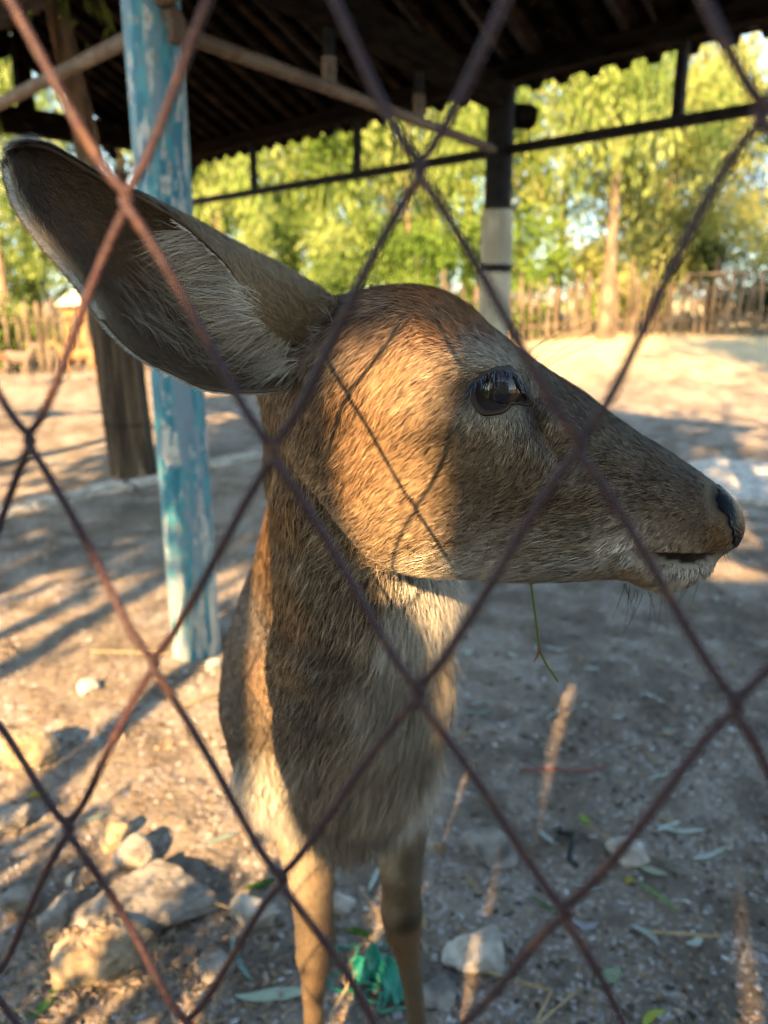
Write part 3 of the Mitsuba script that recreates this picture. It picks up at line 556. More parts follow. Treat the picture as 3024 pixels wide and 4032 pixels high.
N = (BN[BF[k]] * bc[..., None]).sum(1); N /= np.linalg.norm(N, axis=1, keepdims=True)
C, Ln, Fl, hmk = coat(P)
pp_, qq_, ww_ = head_pq(P)
keep = ~(in_poly(eyec + (lc - eyec) * 1.03, pp_, qq_) & (hmk > 0.5))
P, N, C, Ln, Fl, hmk = (a[keep] for a in (P, N, C, Ln, Fl, hmk))
# tufts: neighbouring hairs lean and shade alike
tuft = meshkit.noise(P * 210, 3)[:, None]; tuft2 = meshkit.noise(P * 60, 5)[:, None]; tuft3 = meshkit.fbm(P * 420, 2, 9)[:, None]
Cc = C * (0.30 + 0.80 * tuft3 + 0.62 * tuft) * (0.80 + 0.36 * tuft2) * 0.82
band = HR.random(len(P))
Cc = Cc * np.where(band < 0.24, 0.30, np.where(band > 0.88, 1.55, 1.0))[:, None]
Fl = Fl + np.c_[meshkit.noise(P * 130, 7) - .5, meshkit.noise(P * 130, 8) - .5, meshkit.noise(P * 130, 9) - .5] * 0.36
Lr = Ln * (0.55 + 0.6 * HR.random(len(P))) * np.where(hmk > 0.5, 0.72, 0.9) * np.where(P[:, 2] < 0.46, 0.6, 1.0) * (1 + 0.6 * hmk * np.clip((pp_[keep] - 0.07) / 0.05, 0, 1))
Wd = np.where(band < 0.20, 1.35, np.where(band > 0.88, 1.15, 1.0)) * np.where(hmk > 0.5, 0.00054 + 0.00016 * np.clip((pp_[keep] - 0.07) / 0.05, 0, 1), 0.00084) * (0.7 + 0.6 * HR.random(len(P)))
main = hairs(P, N, Fl, Lr, Wd, Cc, 0.36, 0.10, 0.13, HR)
put_hair('fur', [main], deer, 'short brown coat, grey and cream at the jaw and throat')

# longer hairs: throat ruff, chest tuft, jaw fringe
def seeds(center, rad, n):
    """Skin points within rad of a centre, facing the viewer's side."""
    d = np.linalg.norm(BV - np.asarray(center), axis=1)
    c = np.where((d < rad))[0]
    if len(c) == 0: return np.zeros((0, 3)), np.zeros((0, 3))
    i = HR.choice(c, n)
    return BV[i] + HR.normal(0, 0.0012, (n, 3)), BN[i]
long_parts = []
def long_hair(center, rad, n, L, colr, flow, lift=(0.45, 0.15), W=0.0006, curl=0.16):
    p, nn = seeds(center, rad, n)
    if not len(p): return
    c = np.array(colr) * (0.35 + 1.15 * HR.random((len(p), 1)))
    fl = np.array(flow, float) + HR.normal(0, 0.10, (len(p), 3))
    long_parts.append(hairs(p, nn, fl, L * (0.55 + 0.8 * HR.random(len(p))), W * (0.7 + 0.6 * HR.random(len(p))), c, lift[0], lift[1], curl, HR))
long_hair((0.035, 0.575, 0.915), 0.045, 3200, 0.040, (.46, .435, .385), (-0.15, 0, -1))
long_hair((0.020, 0.590, 0.850), 0.050, 2600, 0.042, (.31, .28, .235), (-0.35, 0, -1))
long_hair((0.015, 0.600, 0.780), 0.055, 2200, 0.042, (.30, .25, .19), (-0.4, 0, -1))
long_hair((-0.03, 0.610, 0.720), 0.065, 1700, 0.034, (.24, .20, .155), (-0.35, 0, -1))
long_hair((0.02, 0.640, 0.700), 0.055, 1500, 0.040, (.34, .29, .22), (-0.3, 0, -1))
long_hair((-0.05, 0.665, 0.640), 0.06, 2200, 0.042, (.24, .21, .17), (0.0, 0, -1), (0.5, 0.25))
long_hair((-0.042, 0.70, 0.585), 0.045, 2200, 0.050, (.30, .27, .23), (-0.05, -.1, -1), (0.6, 0.3))
long_hair((0.00, 0.72, 0.62), 0.05, 1600, 0.044, (.38, .35, .30), (-0.2, 0, -1), (0.5, 0.2))
long_hair((-0.10, 0.745, 0.615), 0.055, 2000, 0.044, (.42, .36, .28), (0.25, 0, -1), (0.5, 0.2))
long_hair((-0.095, 0.80, 0.565), 0.05, 2200, 0.060, (.54, .49, .41), (0.1, -.1, -1), (0.5, 0.25))
long_hair((-0.15, 0.80, 0.585), 0.05, 900, 0.036, (.40, .37, .32), (0.2, -.1, -1), (0.5, 0.25))
long_hair((0.035, 0.82, 0.565), 0.05, 1500, 0.045, (.44, .42, .38), (-0.2, -.1, -1), (0.5, 0.2))
for xx in np.linspace(-0.16, 0.05, 12):
    zz = 0.565 + 0.5 * (xx + 0.05) ** 2
    long_hair((xx, 0.79 + 0.05 * HR.random(), zz), 0.045, 420, 0.055, (.56, .53, .47), (0.15 * HR.normal(), -0.25, -1), (0.6, 0.35), 0.0007, 0.22)
long_hair((-0.01, 0.53, 0.985), 0.04, 900, 0.022, (.34, .27, .19), (-0.7, 0, -0.7))
put_hair('long_hair', long_parts, deer, 'long pale hairs of the throat and chest')

# ear hairs
ear_parts = []
def ear_hair(n, smap, tmap, L, colr, ds, dt, inner=True, lift=(0.35, 0.2), W=0.0005, curl=0.15, cvar=0.7, across=False):
    s = smap(HR.random(n)); t = tmap(HR.random(n))
    gi = np.interp(s, EAR_S, np.arange(len(EAR_S))); gj = t * (EG.shape[1] - 1)
    at = lambda A: np.stack([ndimage.map_coordinates(A[..., k], [gi, gj], order=1, mode='nearest') for k in range(3)], 1)
    P = at(EG); Nn = at(en.reshape(EG.shape)) * (inward if inner else -inward)
    Nn /= np.linalg.norm(Nn, axis=1, keepdims=True)
    Ts = at(np.gradient(EG, axis=0)); Tt = at(np.gradient(EG, axis=1))
    Ts /= np.linalg.norm(Ts, axis=1, keepdims=True); Tt /= np.linalg.norm(Tt, axis=1, keepdims=True)
    P = P + Nn * 0.0014
    c = (colr(s, t) if callable(colr) else np.array(colr) + 0 * P) * (1 - cvar / 2 + cvar * HR.random((n, 1)))
    D = Ts * ds + Tt * dt
    if across:                                            # over the opening, from the front rim towards the lower rim
        A = at(np.repeat((EG[:, -1:] - EG[:, :1]), EG.shape[1], 1)); A /= np.linalg.norm(A, axis=1, keepdims=True)
        Nn = HN - A * (A @ HN)[:, None]; Nn /= np.linalg.norm(Nn, axis=1, keepdims=True)
        D = Ts * ds + A * dt
    ear_parts.append(hairs(P, Nn, D, L * (0.55 + 0.8 * HR.random(n)), W * (0.7 + 0.6 * HR.random(n)), c, lift[0], lift[1], curl, HR))
uni = lambda a, b: (lambda x: a + (b - a) * x)
ear_hair(26000, uni(0.0, 1), uni(0, 1), 0.0065, ear_inner_colour, 1, 0.0, True, (0.25, 0.08), 0.0005, 0.3, 0.9)
ear_hair(26000, uni(0.0, 1), uni(0, 0.75), 0.007, ear_outer_colour, 1, 0.1, False, (0.3, 0.1), 0.0005, 0.25, 0.9)
ear_hair(9000, uni(0.0, 1), uni(0.7, 1), 0.007, ear_outer_colour, 1, 0.1, False, (0.3, 0.1), 0.0005, 0.25, 0.9)
# long pale hairs from the front rim into the cup
ear_hair(520, uni(0.13, 0.42), uni(0.0, 0.03), 0.032, (.33, .285, .23), 0.72, 0.72, True, (0.25, -0.15), 0.00042, 0.16, 0.7, True)
ear_hair(260, uni(0.10, 0.26), uni(0.0, 0.02), 0.040, (.30, .27, .23), 0.72, 0.60, True, (0.3, -0.1), 0.00042, 0.2, 0.7, True)
ear_hair(800, uni(0.05, 0.22), uni(0.35, 0.85), 0.038, (.27, .24, .20), 1.0, -0.15, True, (0.55, 0.15), 0.00042, 0.2)
ear_hair(800, uni(0.075, 0.20), uni(0.0, 0.06), 0.024, (.46, .43, .37), 0.75, 0.5, True, (0.3, -0.05), 0.00042, 0.34, 0.9, True)
ear_hair(700, uni(0.06, 0.14), uni(0.35, 0.8), 0.030, (.50, .47, .41), 1.0, 0.1, True, (0.6, 0.3), 0.0005, 0.25)
ear_hair(500, uni(0.2, 0.5), uni(0.35, 0.9), 0.030, (.24, .21, .18), 1.0, -0.25, True, (0.5, 0.1), 0.0004, 0.25)
# white fringe along the rims
ear_hair(3600, uni(0.1, 1.0), uni(0.98, 1.0), 0.0050, (.46, .41, .34), 0.75, 0.9, False, (0.2, 0.0), 0.0005, 0.3)
ear_hair(2600, uni(0.55, 1.0), uni(0.95, 1.0), 0.007, (.50, .43, .33), 0.6, 0.9, True, (0.2, 0.0), 0.0005, 0.3)
ear_hair(2600, uni(0.80, 1.0), uni(0.0, 1.0), 0.009, (.56, .54, .50), 1.0, 0.0, False, (0.35, 0.1), 0.0005, 0.3)
ear_hair(1600, uni(0.07, 0.45), uni(0.0, 0.02), 0.005, (.50, .49, .47), 0.9, 0.2, True, (0.3, 0.1), 0.0004, 0.2, 0.5, True)
ear_hair(1500, uni(0.45, 0.98), uni(0.0, 0.04), 0.006, (.16, .13, .10), 0.9, -0.5, False, (0.5, 0.2), 0.0005, 0.3)
put_hair('ear_hair', ear_parts, deer, 'dark ear lining with long pale hairs and a white fringe')
# the far ear's coat
n = 4000
kk, bc = sample(FV, FF, np.ones(len(FF)), n, HR)
fn_ = vert_normals(FV, FF)
P = (FV[FF[kk]] * bc[..., None]).sum(1); N = (fn_[FF[kk]] * bc[..., None]).sum(1); N /= np.linalg.norm(N, axis=1, keepdims=True)
put_hair('far_ear_hair', [hairs(P, N, np.array([-.5, .7, .5]) + 0 * P, 0.003 * (0.6 + HR.random(n)), 0.0006 + 0 * P[:, 0], np.array([.30, .20, .11]) * (.6 + .8 * HR.random((n, 1))), 0.4, 0.1, 0.25, HR)], deer, 'short brown hair on the back of the far ear')

# eyelashes: from the upper lid, down over the ball
def lashes():
    n = 150
    up = lc[(lc[:, 1] > eyec[1] + 0.001)]
    up = up[np.argsort(up[:, 0])]
    u = HR.random(n) * (len(up) - 1)
    b = np.c_[np.interp(u, np.arange(len(up)), up[:, 0]), np.interp(u, np.arange(len(up)), up[:, 1])]
    root = lid_surface(b, 0.001)
    L = 0.010 * (0.6 + 0.8 * HR.random(n))
    f_ = u / (len(up) - 1)
    out = HN * 0.55 + 0 * root
    d0 = HN * 0.75 + np.array([0, 0, 1.0]) * (-0.45 + 0.25 * HR.random((n, 1))) + HA * ((f_ - 0.45)[:, None] * 1.0 + HR.normal(0, .2, (n, 1)))
    d0 /= np.linalg.norm(d0, axis=1, keepdims=True)
    d1 = HN * 0.30 + np.array([0, 0, -1.0]) + HA * ((f_ - 0.45)[:, None] * 0.9 + HR.normal(0, .25, (n, 1)))
    d1 /= np.linalg.norm(d1, axis=1, keepdims=True)
    w = 0.00016
    S = HA + 0 * root
    p1 = root + d0 * (L * 0.5)[:, None]; p2 = p1 + d1 * (L * 0.6)[:, None]
    v = np.stack([root - S * w, root + S * w, p1 - S * w, p1 + S * w, p2], 1)
    k = np.arange(n)[:, None] * 5
    f = np.stack([k + [0, 1, 3], k + [0, 3, 2], k + [2, 3, 4]], 1).reshape(-1, 3)
    nn = np.repeat((HN + np.array([0, 0, .8]))[None] / np.linalg.norm(HN + np.array([0, 0, .8])), n * 5, 0)
    c = np.repeat(np.where(HR.random((n, 1)) < 0.35, [[.13, .15, .19]], [[.016, .018, .024]]), 5, 0)
    return v.reshape(-1, 3), f, nn, c
put_hair('eyelashes', [lashes()], deer, 'bluish grey lashes drooping over the eye')

# whiskers: long single dark hairs over the brow, on the cheek and under the chin
mat('whisker', (0.035, 0.022, 0.015), 0.5)
def whisker(pq, w, d, L, bend, seed):
    p = HO + HA * pq[0] + np.array([0, 0, pq[1]]) + HN * w
    d = HA * d[0] + np.array([0, 0, d[1]]) + HN * d[2]; d /= np.linalg.norm(d)
    b = HA * bend[0] + np.array([0, 0, bend[1]])
    t = np.linspace(0, 1, 7)[:, None]
    put('whisker', tube(p + d * L * t + b * L * t ** 2, 0.00022 * (1 - 0.75 * t[:, 0]), 4), 'whisker', deer, smooth=True)
wr = np.random.default_rng(5)
for k in range(11):
    whisker((0.074 + 0.028 * wr.random(), 0.024 - 0.020 * wr.random()), 0.012 + 0.012 * wr.random(), (0.75 + 0.3 * wr.random(), 0.55 + 0.5 * wr.random(), 0.4 * wr.random()), 0.028 + 0.024 * wr.random(), (0.25, -0.25 * wr.random()), k)
for k in range(5):
    whisker((0.055 + 0.02 * wr.random(), -0.050 - 0.012 * wr.random()), 0.056, (0.3 * wr.normal(), -1, 0.5), 0.035 + 0.02 * wr.random(), (-0.2, -0.1), 50 + k)
for k in range(16):
    u_ = wr.random()
    whisker((0.148 + 0.055 * u_, -0.132 + 0.02 * abs(u_ - .4)), 0.008 + 0.01 * wr.random(), (wr.normal(0, .25), -1, 0.25), 0.018 + 0.022 * wr.random(), (-0.25 * wr.random(), 0), 80 + k)
for k in range(8):
    whisker((0.185 + 0.03 * wr.random(), -0.100 + 0.012 * wr.random()), 0.024, (0.25, -0.9, 0.5), 0.010 + 0.010 * wr.random(), (0.1, -.1), 120 + k)

# three more deer, far off at the left
def small_deer_mesh(seed):
    parts = [((0, -0.28, 0.62), 0.12), ((0, 0.0, 0.60), 0.125), ((0, 0.28, 0.64), 0.115)]
    def f(P):
        g = None
        for a, b in zip(parts[:-1], parts[1:]):
            c = cone(P, a[0], b[0], a[1], b[1]); g = c if g is None else smin(g, c, 0.04)
        for a, b, ra, rb in [((0, -0.34, 0.66), (0, -0.52, 0.86), 0.075, 0.05), ((0, -0.52, 0.88), (0, -0.70, 0.80), 0.055, 0.025), ((0.03, -0.50, 0.92), (0.12, -0.46, 0.99), 0.022, 0.012), ((-0.03, -0.50, 0.92), (-0.12, -0.46, 0.99), 0.022, 0.012), ((0, 0.38, 0.68), (0, 0.44, 0.56), 0.03, 0.018)]:
            g = smin(g, cone(P, a, b, ra, rb), 0.03)
        for sx in (-0.075, 0.075):
            for L in ([((sx, -0.30, 0.55), 0.06), ((sx, -0.28, 0.32), 0.026), ((sx, -0.28, 0.02), 0.02)], [((sx, 0.30, 0.58), 0.085), ((sx, 0.26, 0.42), 0.05), ((sx, 0.35, 0.28), 0.024), ((sx, 0.32, 0.02), 0.02)]):
                for a, b in zip(L[:-1], L[1:]):
                    g = smin(g, cone(P, a[0], b[0], a[1], b[1]), 0.025)
        return g
    v, fa = surface_net(f, (-0.2, -0.78, -0.03), (0.2, 0.5, 1.06), 0.022, 4)
    return v, fa
sv, sf = small_deer_mesh(1)
for (x, y, rz, sc, c1, lb) in [(-4.95, 10.6, math.radians(68), 0.62, (0.17, 0.135, 0.11), 'small greyish deer standing far back at the left before the pickets'),
                               (-4.35, 11.2, math.radians(-80), 0.62, (0.34, 0.19, 0.09), 'small orange brown deer in the sun before the shed'),
                               (-3.80, 7.15, math.radians(60), 0.80, (0.16, 0.095, 0.05), 'brown deer cut off by the left edge, only its hind leg in view')]:
    c, s = math.cos(rz), math.sin(rz)
    v = np.c_[sv[:, 0] * c - sv[:, 1] * s, sv[:, 0] * s + sv[:, 1] * c, sv[:, 2]] * sc + [x, y, float(ground_z(x, y))]
    cc = np.array(c1) * np.where(sv[:, 2:] < 0.54, 1.25, 1.0) * (0.85 + 0.3 * meshkit.noise(sv * 14, 3)[:, None])
    k_ = numbered('deer')
    scene[k_] = mikit.ply((v, sf), 'mat_vertex_matte', True, color=np.clip(cc, 0, 1))
    tag(k_, lb, 'deer')

# ---------------------------------------------------------------- ground
def graded(a, b, step, lo, hi, grow=1.10):
    c = list(np.arange(a, b + 1e-9, step))
    s = step
    while c[-1] < hi: s *= grow; c.append(c[-1] + s)
    s = step
    while c[0] > lo: s *= grow; c.insert(0, c[0] - s)
    return np.array(c)
gx, gy = graded(-1.7, 1.7, 0.018, -320, 320), graded(0.75, 3.3, 0.017, -320, 340, 1.09)
X, Y = np.meshgrid(gx, gy)
Z = ground_z(X, Y)
near = np.clip(1 - np.hypot(X, Y - 1.5) / 4.0, 0, 1)
P3 = np.stack([X, Y, 0 * X], -1)
Z = Z + near * (0.022 * (meshkit.fbm(P3 * 22, 3, seed=11) - 0.5) + 0.012 * (meshkit.fbm(P3 * 55, 2, seed=12) - 0.5))
ny, nx = X.shape
i, j = np.meshgrid(np.arange(ny - 1), np.arange(nx - 1), indexing='ij')
q = np.stack([i * nx + j, i * nx + j + 1, (i + 1) * nx + j + 1, (i + 1) * nx + j], -1).reshape(-1, 4)
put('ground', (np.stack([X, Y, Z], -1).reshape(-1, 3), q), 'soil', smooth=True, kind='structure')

# ---------------------------------------------------------------- pavilion
PA_, PB_ = np.array([-0.635, 2.391]), np.array([0.60, 4.35])
FD = np.array([math.sin(math.radians(-44)), math.cos(math.radians(-44))])     # along the far eave, towards the left
IN = np.array([-FD[1], FD[0]])                                            # from the far eave inwards
def pav(t, s, z):
    q = PB_ + FD * t + IN * s
    return np.array([q[0], q[1], z])
pavilion = thing('pavilion', 'open pavilion with dark timber roof, tiled eave and thin black metal frieze between posts', 'pavilion')
def column(xy, name, label, bsdf, r, z1, sides=28):
    z = np.linspace(-0.05, z1, 14)
    put(name, tube(np.stack([z * 0 + xy[0], z * 0 + xy[1], z], 1), r, sides), bsdf, pavilion, smooth=40, label=label)
column(PA_, 'post', 'near post with peeling blue and pale paint', 'old_blue_paint', 0.079, 2.62)
column(PB_, 'post', 'black post with a pale sleeve round its lower half', 'black_paint', 0.072, 2.2)  # near-black shaft, pale only where the sleeve covers it
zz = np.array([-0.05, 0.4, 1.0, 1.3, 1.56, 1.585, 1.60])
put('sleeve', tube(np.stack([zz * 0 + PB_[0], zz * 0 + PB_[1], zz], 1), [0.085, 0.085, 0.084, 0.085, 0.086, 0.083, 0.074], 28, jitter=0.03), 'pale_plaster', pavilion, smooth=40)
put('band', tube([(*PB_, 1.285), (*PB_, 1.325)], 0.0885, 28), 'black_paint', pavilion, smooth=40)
for t in (3.3, -1.7):
    column(pav(t, 0, 0)[:2], 'post', None, 'black_paint', 0.072, 2.2)
    column((PA_ + FD * (t if t > 0 else -2.7)), 'post', None, 'old_blue_paint', 0.079, 2.62)
# frieze under the far eave
put('frieze_rail', bar(pav(-1.7, 0, 1.885), pav(3.3, 0, 1.885), 0.045, 0.045), 'black_paint', pavilion)
for t in (2.2, 1.1, -0.96):
    put('frieze_strut', bar(pav(t, 0, 1.90), pav(t, 0, 2.21), 0.042, 0.042, up=(*IN, 0)), 'black_paint', pavilion)
put('eave_beam', bar(pav(-1.95, 0, 2.242), pav(3.42, 0, 2.242), 0.09, 0.085), 'dark_timber', pavilion)
put('gable_beam', bar(pav(3.3, -0.1, 2.34), pav(3.3, 2.7, 2.34), 0.12, 0.17), 'dark_timber', pavilion)
put('gable_beam', bar(pav(-1.7, -0.1, 2.10), pav(-1.7, 2.7, 2.10), 0.12, 0.19), 'dark_timber', pavilion)
top1, top2 = np.array([*PA_, 2.14]), np.array([*PB_, 2.14])
dtie = (top2 - top1) / np.linalg.norm(top2 - top1)
put('tie_beam', bar(top1, top2 + dtie * 0.06, 0.10, 0.13), 'dark_timber', pavilion)
le = np.array([*PB_, 2.06]) + np.array([0.62, 0.35, 0]) * 0.12
put('beam_end', tube([le, le + np.array([0.09, 0.02, 0.0]), le + np.array([0.11, 0.024, 0])], [0.062, 0.062, 0.05], 14), 'dark_timber', pavilion, smooth=40)
put('tie_pipe', tube([np.array([*PA_, 1.865]) + np.array([0.06, 0.03, 0]), np.array([*PB_, 1.885]) - np.array([.04, .06, 0])], 0.022, 14), 'rusty_pipe', pavilion, smooth=50)
for f_ in (0.355, 0.635):
    q = np.array([*PA_, 1.87]) + (np.array([*PB_, 1.885]) - np.array([*PA_, 1.87])) * f_
    put('hanger', bar(q + [0, 0, 0.10], q + [0, 0, 0.30], 0.035, 0.03, up=(*FD, 0)), 'black_paint', pavilion)
    put('hanger_socket', tube([q + [0, 0, 0.02], q + [0, 0, 0.105]], 0.026, 10), 'rusty_pipe', pavilion, smooth=40)
dl = np.array([*FD, 0.0])
pj = np.array([*PA_, 1.868])
put('side_pipe', tube([pj, pj + dl * 3.3], 0.022, 14), 'rusty_pipe', pavilion, smooth=50)
pr = pj + np.array([0.045, -0.07, 0.045])
put('side_pipe', tube([pr, pr - dl * 2.7 + np.array([0, 0, -0.02])], 0.023, 14), 'rusty_pipe', pavilion, smooth=50)
put('pipe_clamp', tube([pr + [0.025, 0.02, -0.10], pr + [0.03, 0.02, -0.05], pr + [0.02, 0.0, -0.02]], [0.02, 0.028, 0.022], 8, jitter=0.2), 'rusty_pipe', pavilion, smooth=40)
# roof: rafters, boards, tiles
SL = math.tan(math.radians(28))
def roof_z(s): return 2.32 + SL * (min(s, 2.25 - s))
ridge = 1.125
roof = 'roof'
for k, t in enumerate(np.arange(-1.9, 3.45, 0.165)):
    jx = rng.normal(0, 0.008)
    a, b = pav(t + jx, -0.195, roof_z(-0.195)), pav(t, ridge, roof_z(ridge))
    put('rafter', bar(a, b, 0.06, 0.07, up=(*(-IN * SL), 1)), ('dark_timber', 'brown_board', 'dark_timber')[k % 3], pavilion)
nrm = np.array([*(-IN * SL), 1.0]); nrm /= np.linalg.norm(nrm)
nb = 10
for k in range(nb):
    s0, s1 = -0.22 + (ridge + 0.22) * k / nb, -0.22 + (ridge + 0.22) * (k + 1) / nb - 0.012
    sm = (s0 + s1) / 2
    lift = nrm * 0.046
    put('roof_board', bar(pav(-2.0, sm, roof_z(sm)) + lift, pav(3.5, sm, roof_z(sm)) + lift, (s1 - s0) / math.cos(math.radians(28)), 0.018, up=nrm), 'brown_board' if k % 2 else 'dark_timber', pavilion)
nrm2 = np.array([*(IN * SL), 1.0]); nrm2 /= np.linalg.norm(nrm2)
for k in range(nb):
    s0 = ridge + (ridge + 0.3) * k / nb; s1 = ridge + (ridge + 0.3) * (k + 1) / nb - 0.012
    sm = (s0 + s1) / 2
    put('roof_board', bar(pav(-2.0, sm, roof_z(sm)) + nrm2 * 0.046, pav(3.5, sm, roof_z(sm)) + nrm2 * 0.046, (s1 - s0) / math.cos(math.radians(28)), 0.018, up=nrm2), 'dark_timber', pavilion)
for k, t in enumerate(np.arange(-1.95, 3.5, 0.13)):
    for side, s_a in ((0, -0.20), (1, 2.25 + 0.33)):
        o = (nrm, nrm2)[side] * 0.075
        put('roof_tile', tube([pav(t, s_a + rng.normal(0, 0.028), roof_z(s_a)) + o, pav(t, ridge, roof_z(ridge)) + o + [0, 0, 0.01]], 0.05 + 0.012 * rng.random(), 8), 'clay_tile', pavilion, smooth=40)
put('ridge_cap', tube([pav(-2.0, ridge, roof_z(ridge) + 0.12), pav(3.5, ridge, roof_z(ridge) + 0.12)], 0.10, 10), 'clay_tile', pavilion, smooth=40)
put('gable_rafter', bar(pav(3.44, -0.26, roof_z(-0.26) - 0.03), pav(3.44, ridge, roof_z(ridge) - 0.03), 0.06, 0.17, up=nrm), 'dark_timber', pavilion)
put('gable_rafter', bar(pav(3.44, 2.55, roof_z(2.55) - 0.03), pav(3.44, ridge, roof_z(ridge) - 0.03), 0.06, 0.17, up=nrm2), 'dark_timber', pavilion)
put('king_post', bar(pav(3.3, ridge, 2.19), pav(3.3, ridge, roof_z(ridge) - 0.05), 0.1, 0.1, up=(*IN, 0)), 'dark_timber', pavilion)
put('brace', bar(pav(3.3, 0.5, 2.19), pav(3.75, 0.5, 2.55), 0.05, 0.05), 'dark_timber', pavilion)

# pale flat stones set in the earth round the pavilion
def slab(poly, z0, h, seed):
    r = np.random.default_rng(seed)
    poly = np.asarray(poly, float)
    c = poly.mean(0)
    pts = []
    n = len(poly)
    for a in range(n):
        for f_ in (0, 0.33, 0.66):
            pts.append(poly[a] * (1 - f_) + poly[(a + 1) % n] * f_ + r.normal(0, 0.012, 2))
    pts = np.array(pts); m = len(pts)
    rings = []
    for s, z in ((1.0, -0.05), (1.0, h * 0.6), (0.96, h), (0.5, h * 1.05)):
        q = c + (pts - c) * s
        rings.append(np.c_[q, ground_z(q[:, 0], q[:, 1]) + z0 + z + r.normal(0, 0.003, m)])
    v = np.vstack(rings + [[np.r_[c, ground_z(*c) + z0 + h]]])
    k = np.arange(m); nx_ = (k + 1) % m
    f = [np.stack([l * m + k, l * m + nx_, (l + 1) * m + nx_], 1) for l in range(3)] + [np.stack([l * m + k, (l + 1) * m + nx_, (l + 1) * m + k], 1) for l in range(3)] + [np.stack([3 * m + k, 3 * m + nx_, k * 0 + 4 * m], 1)]
    return v, np.vstack(f)
e0, e1_ = np.array([-2.35, 3.80]), np.array([-0.35, 6.40])
dd = (e1_ - e0) / np.linalg.norm(e1_ - e0); pp = np.array([-dd[1], dd[0]])
kerb = [('pale kerb stone by the left picture edge, the nearest of the row', 0.0, 0.52), ('second pale kerb stone from the left edge in the row', 0.56, 0.62), ('pale kerb stone just before the slatted trunk', 1.24, 0.55), ('pale kerb stone between slatted trunk and blue post', 1.85, 0.5), ('pale kerb stone right of the blue post beside the deer neck', 2.42, 0.75)]
for k, (lb, a, l) in enumerate(kerb):
    b0, b1 = e0 + dd * a, e0 + dd * (a + l)
    w = 0.12 + 0.03 * rng.random()
    tag(put('kerb_stone', slab([b0 - pp * w / 2, b1 - pp * w / 2, b1 + pp * w / 2, b0 + pp * w / 2], 0, 0.03 + 0.015 * rng.random(), 40 + k), 'limestone', smooth=30), lb, 'stone', 'kerb stones in the pavilion floor')
tag(put('flat_stone', slab([(2.0, 5.3), (1.75, 4.75), (2.05, 4.35), (2.75, 4.15), (3.2, 4.35), (2.9, 5.05), (2.4, 5.5)], 0, 0.045, 61), 'limestone', smooth=30), 'large pale flat slab in the earth right of the deer nose', 'stone')
tag(put('flat_stone', slab([(1.62, 9.75), (2.3, 9.6), (2.35, 9.85), (1.7, 9.95)], 0, 0.05, 62), 'limestone', smooth=30), 'small whitish flat stone behind the deer forehead at the shadow edge', 'stone')

# ---------------------------------------------------------------- slatted tree, standing inside the pavilion's left side
def crown_mesh(centers, n, spread, size, colors, seed, hang=0.6, squash=1.0):
    """n leaves (one bent quad each) round the given cluster centres; returns (mesh, colours)."""
    r = np.random.default_rng(seed)
    c = np.asarray(centers, float)
    k = r.integers(0, len(c), n)
    sp = np.broadcast_to(np.asarray(spread, float), (len(c),))[k]
    off = r.normal(0, 1, (n, 3)); off[:, 2] *= squash
    p = c[k] + off * sp[:, None] * (0.35 + 0.5 * r.random((n, 1)))
    d = r.normal(0, 1, (n, 3)); d[:, 2] -= hang * 2.5
    d /= np.linalg.norm(d, axis=1, keepdims=True)
    s = np.cross(d, r.normal(0, 1, (n, 3))); s /= np.linalg.norm(s, axis=1, keepdims=True)
    L = size[0] * (0.6 + 0.8 * r.random((n, 1))); W = size[1] * (0.6 + 0.8 * r.random((n, 1)))
    nn = np.cross(d, s)
    v = np.stack([p, p + d * L * 0.5 + s * W * 0.5, p + d * L - nn * L * 0.12, p + d * L * 0.5 - s * W * 0.5], 1)
    ct = r.random(len(c))[k]
    pal = np.asarray(colors, float)
    t = np.clip(ct * 0.75 + r.random(n) * 0.35, 0, 0.999) * (len(pal) - 1)
    i0 = t.astype(int)
    col = pal[i0] + (pal[np.minimum(i0 + 1, len(pal) - 1)] - pal[i0]) * (t - i0)[:, None]
    col = col * (0.8 + 0.4 * r.random((n, 1)))
    f = np.arange(n * 4).reshape(n, 4)
    return (v.reshape(-1, 3), f), np.repeat(col, 4, 0)

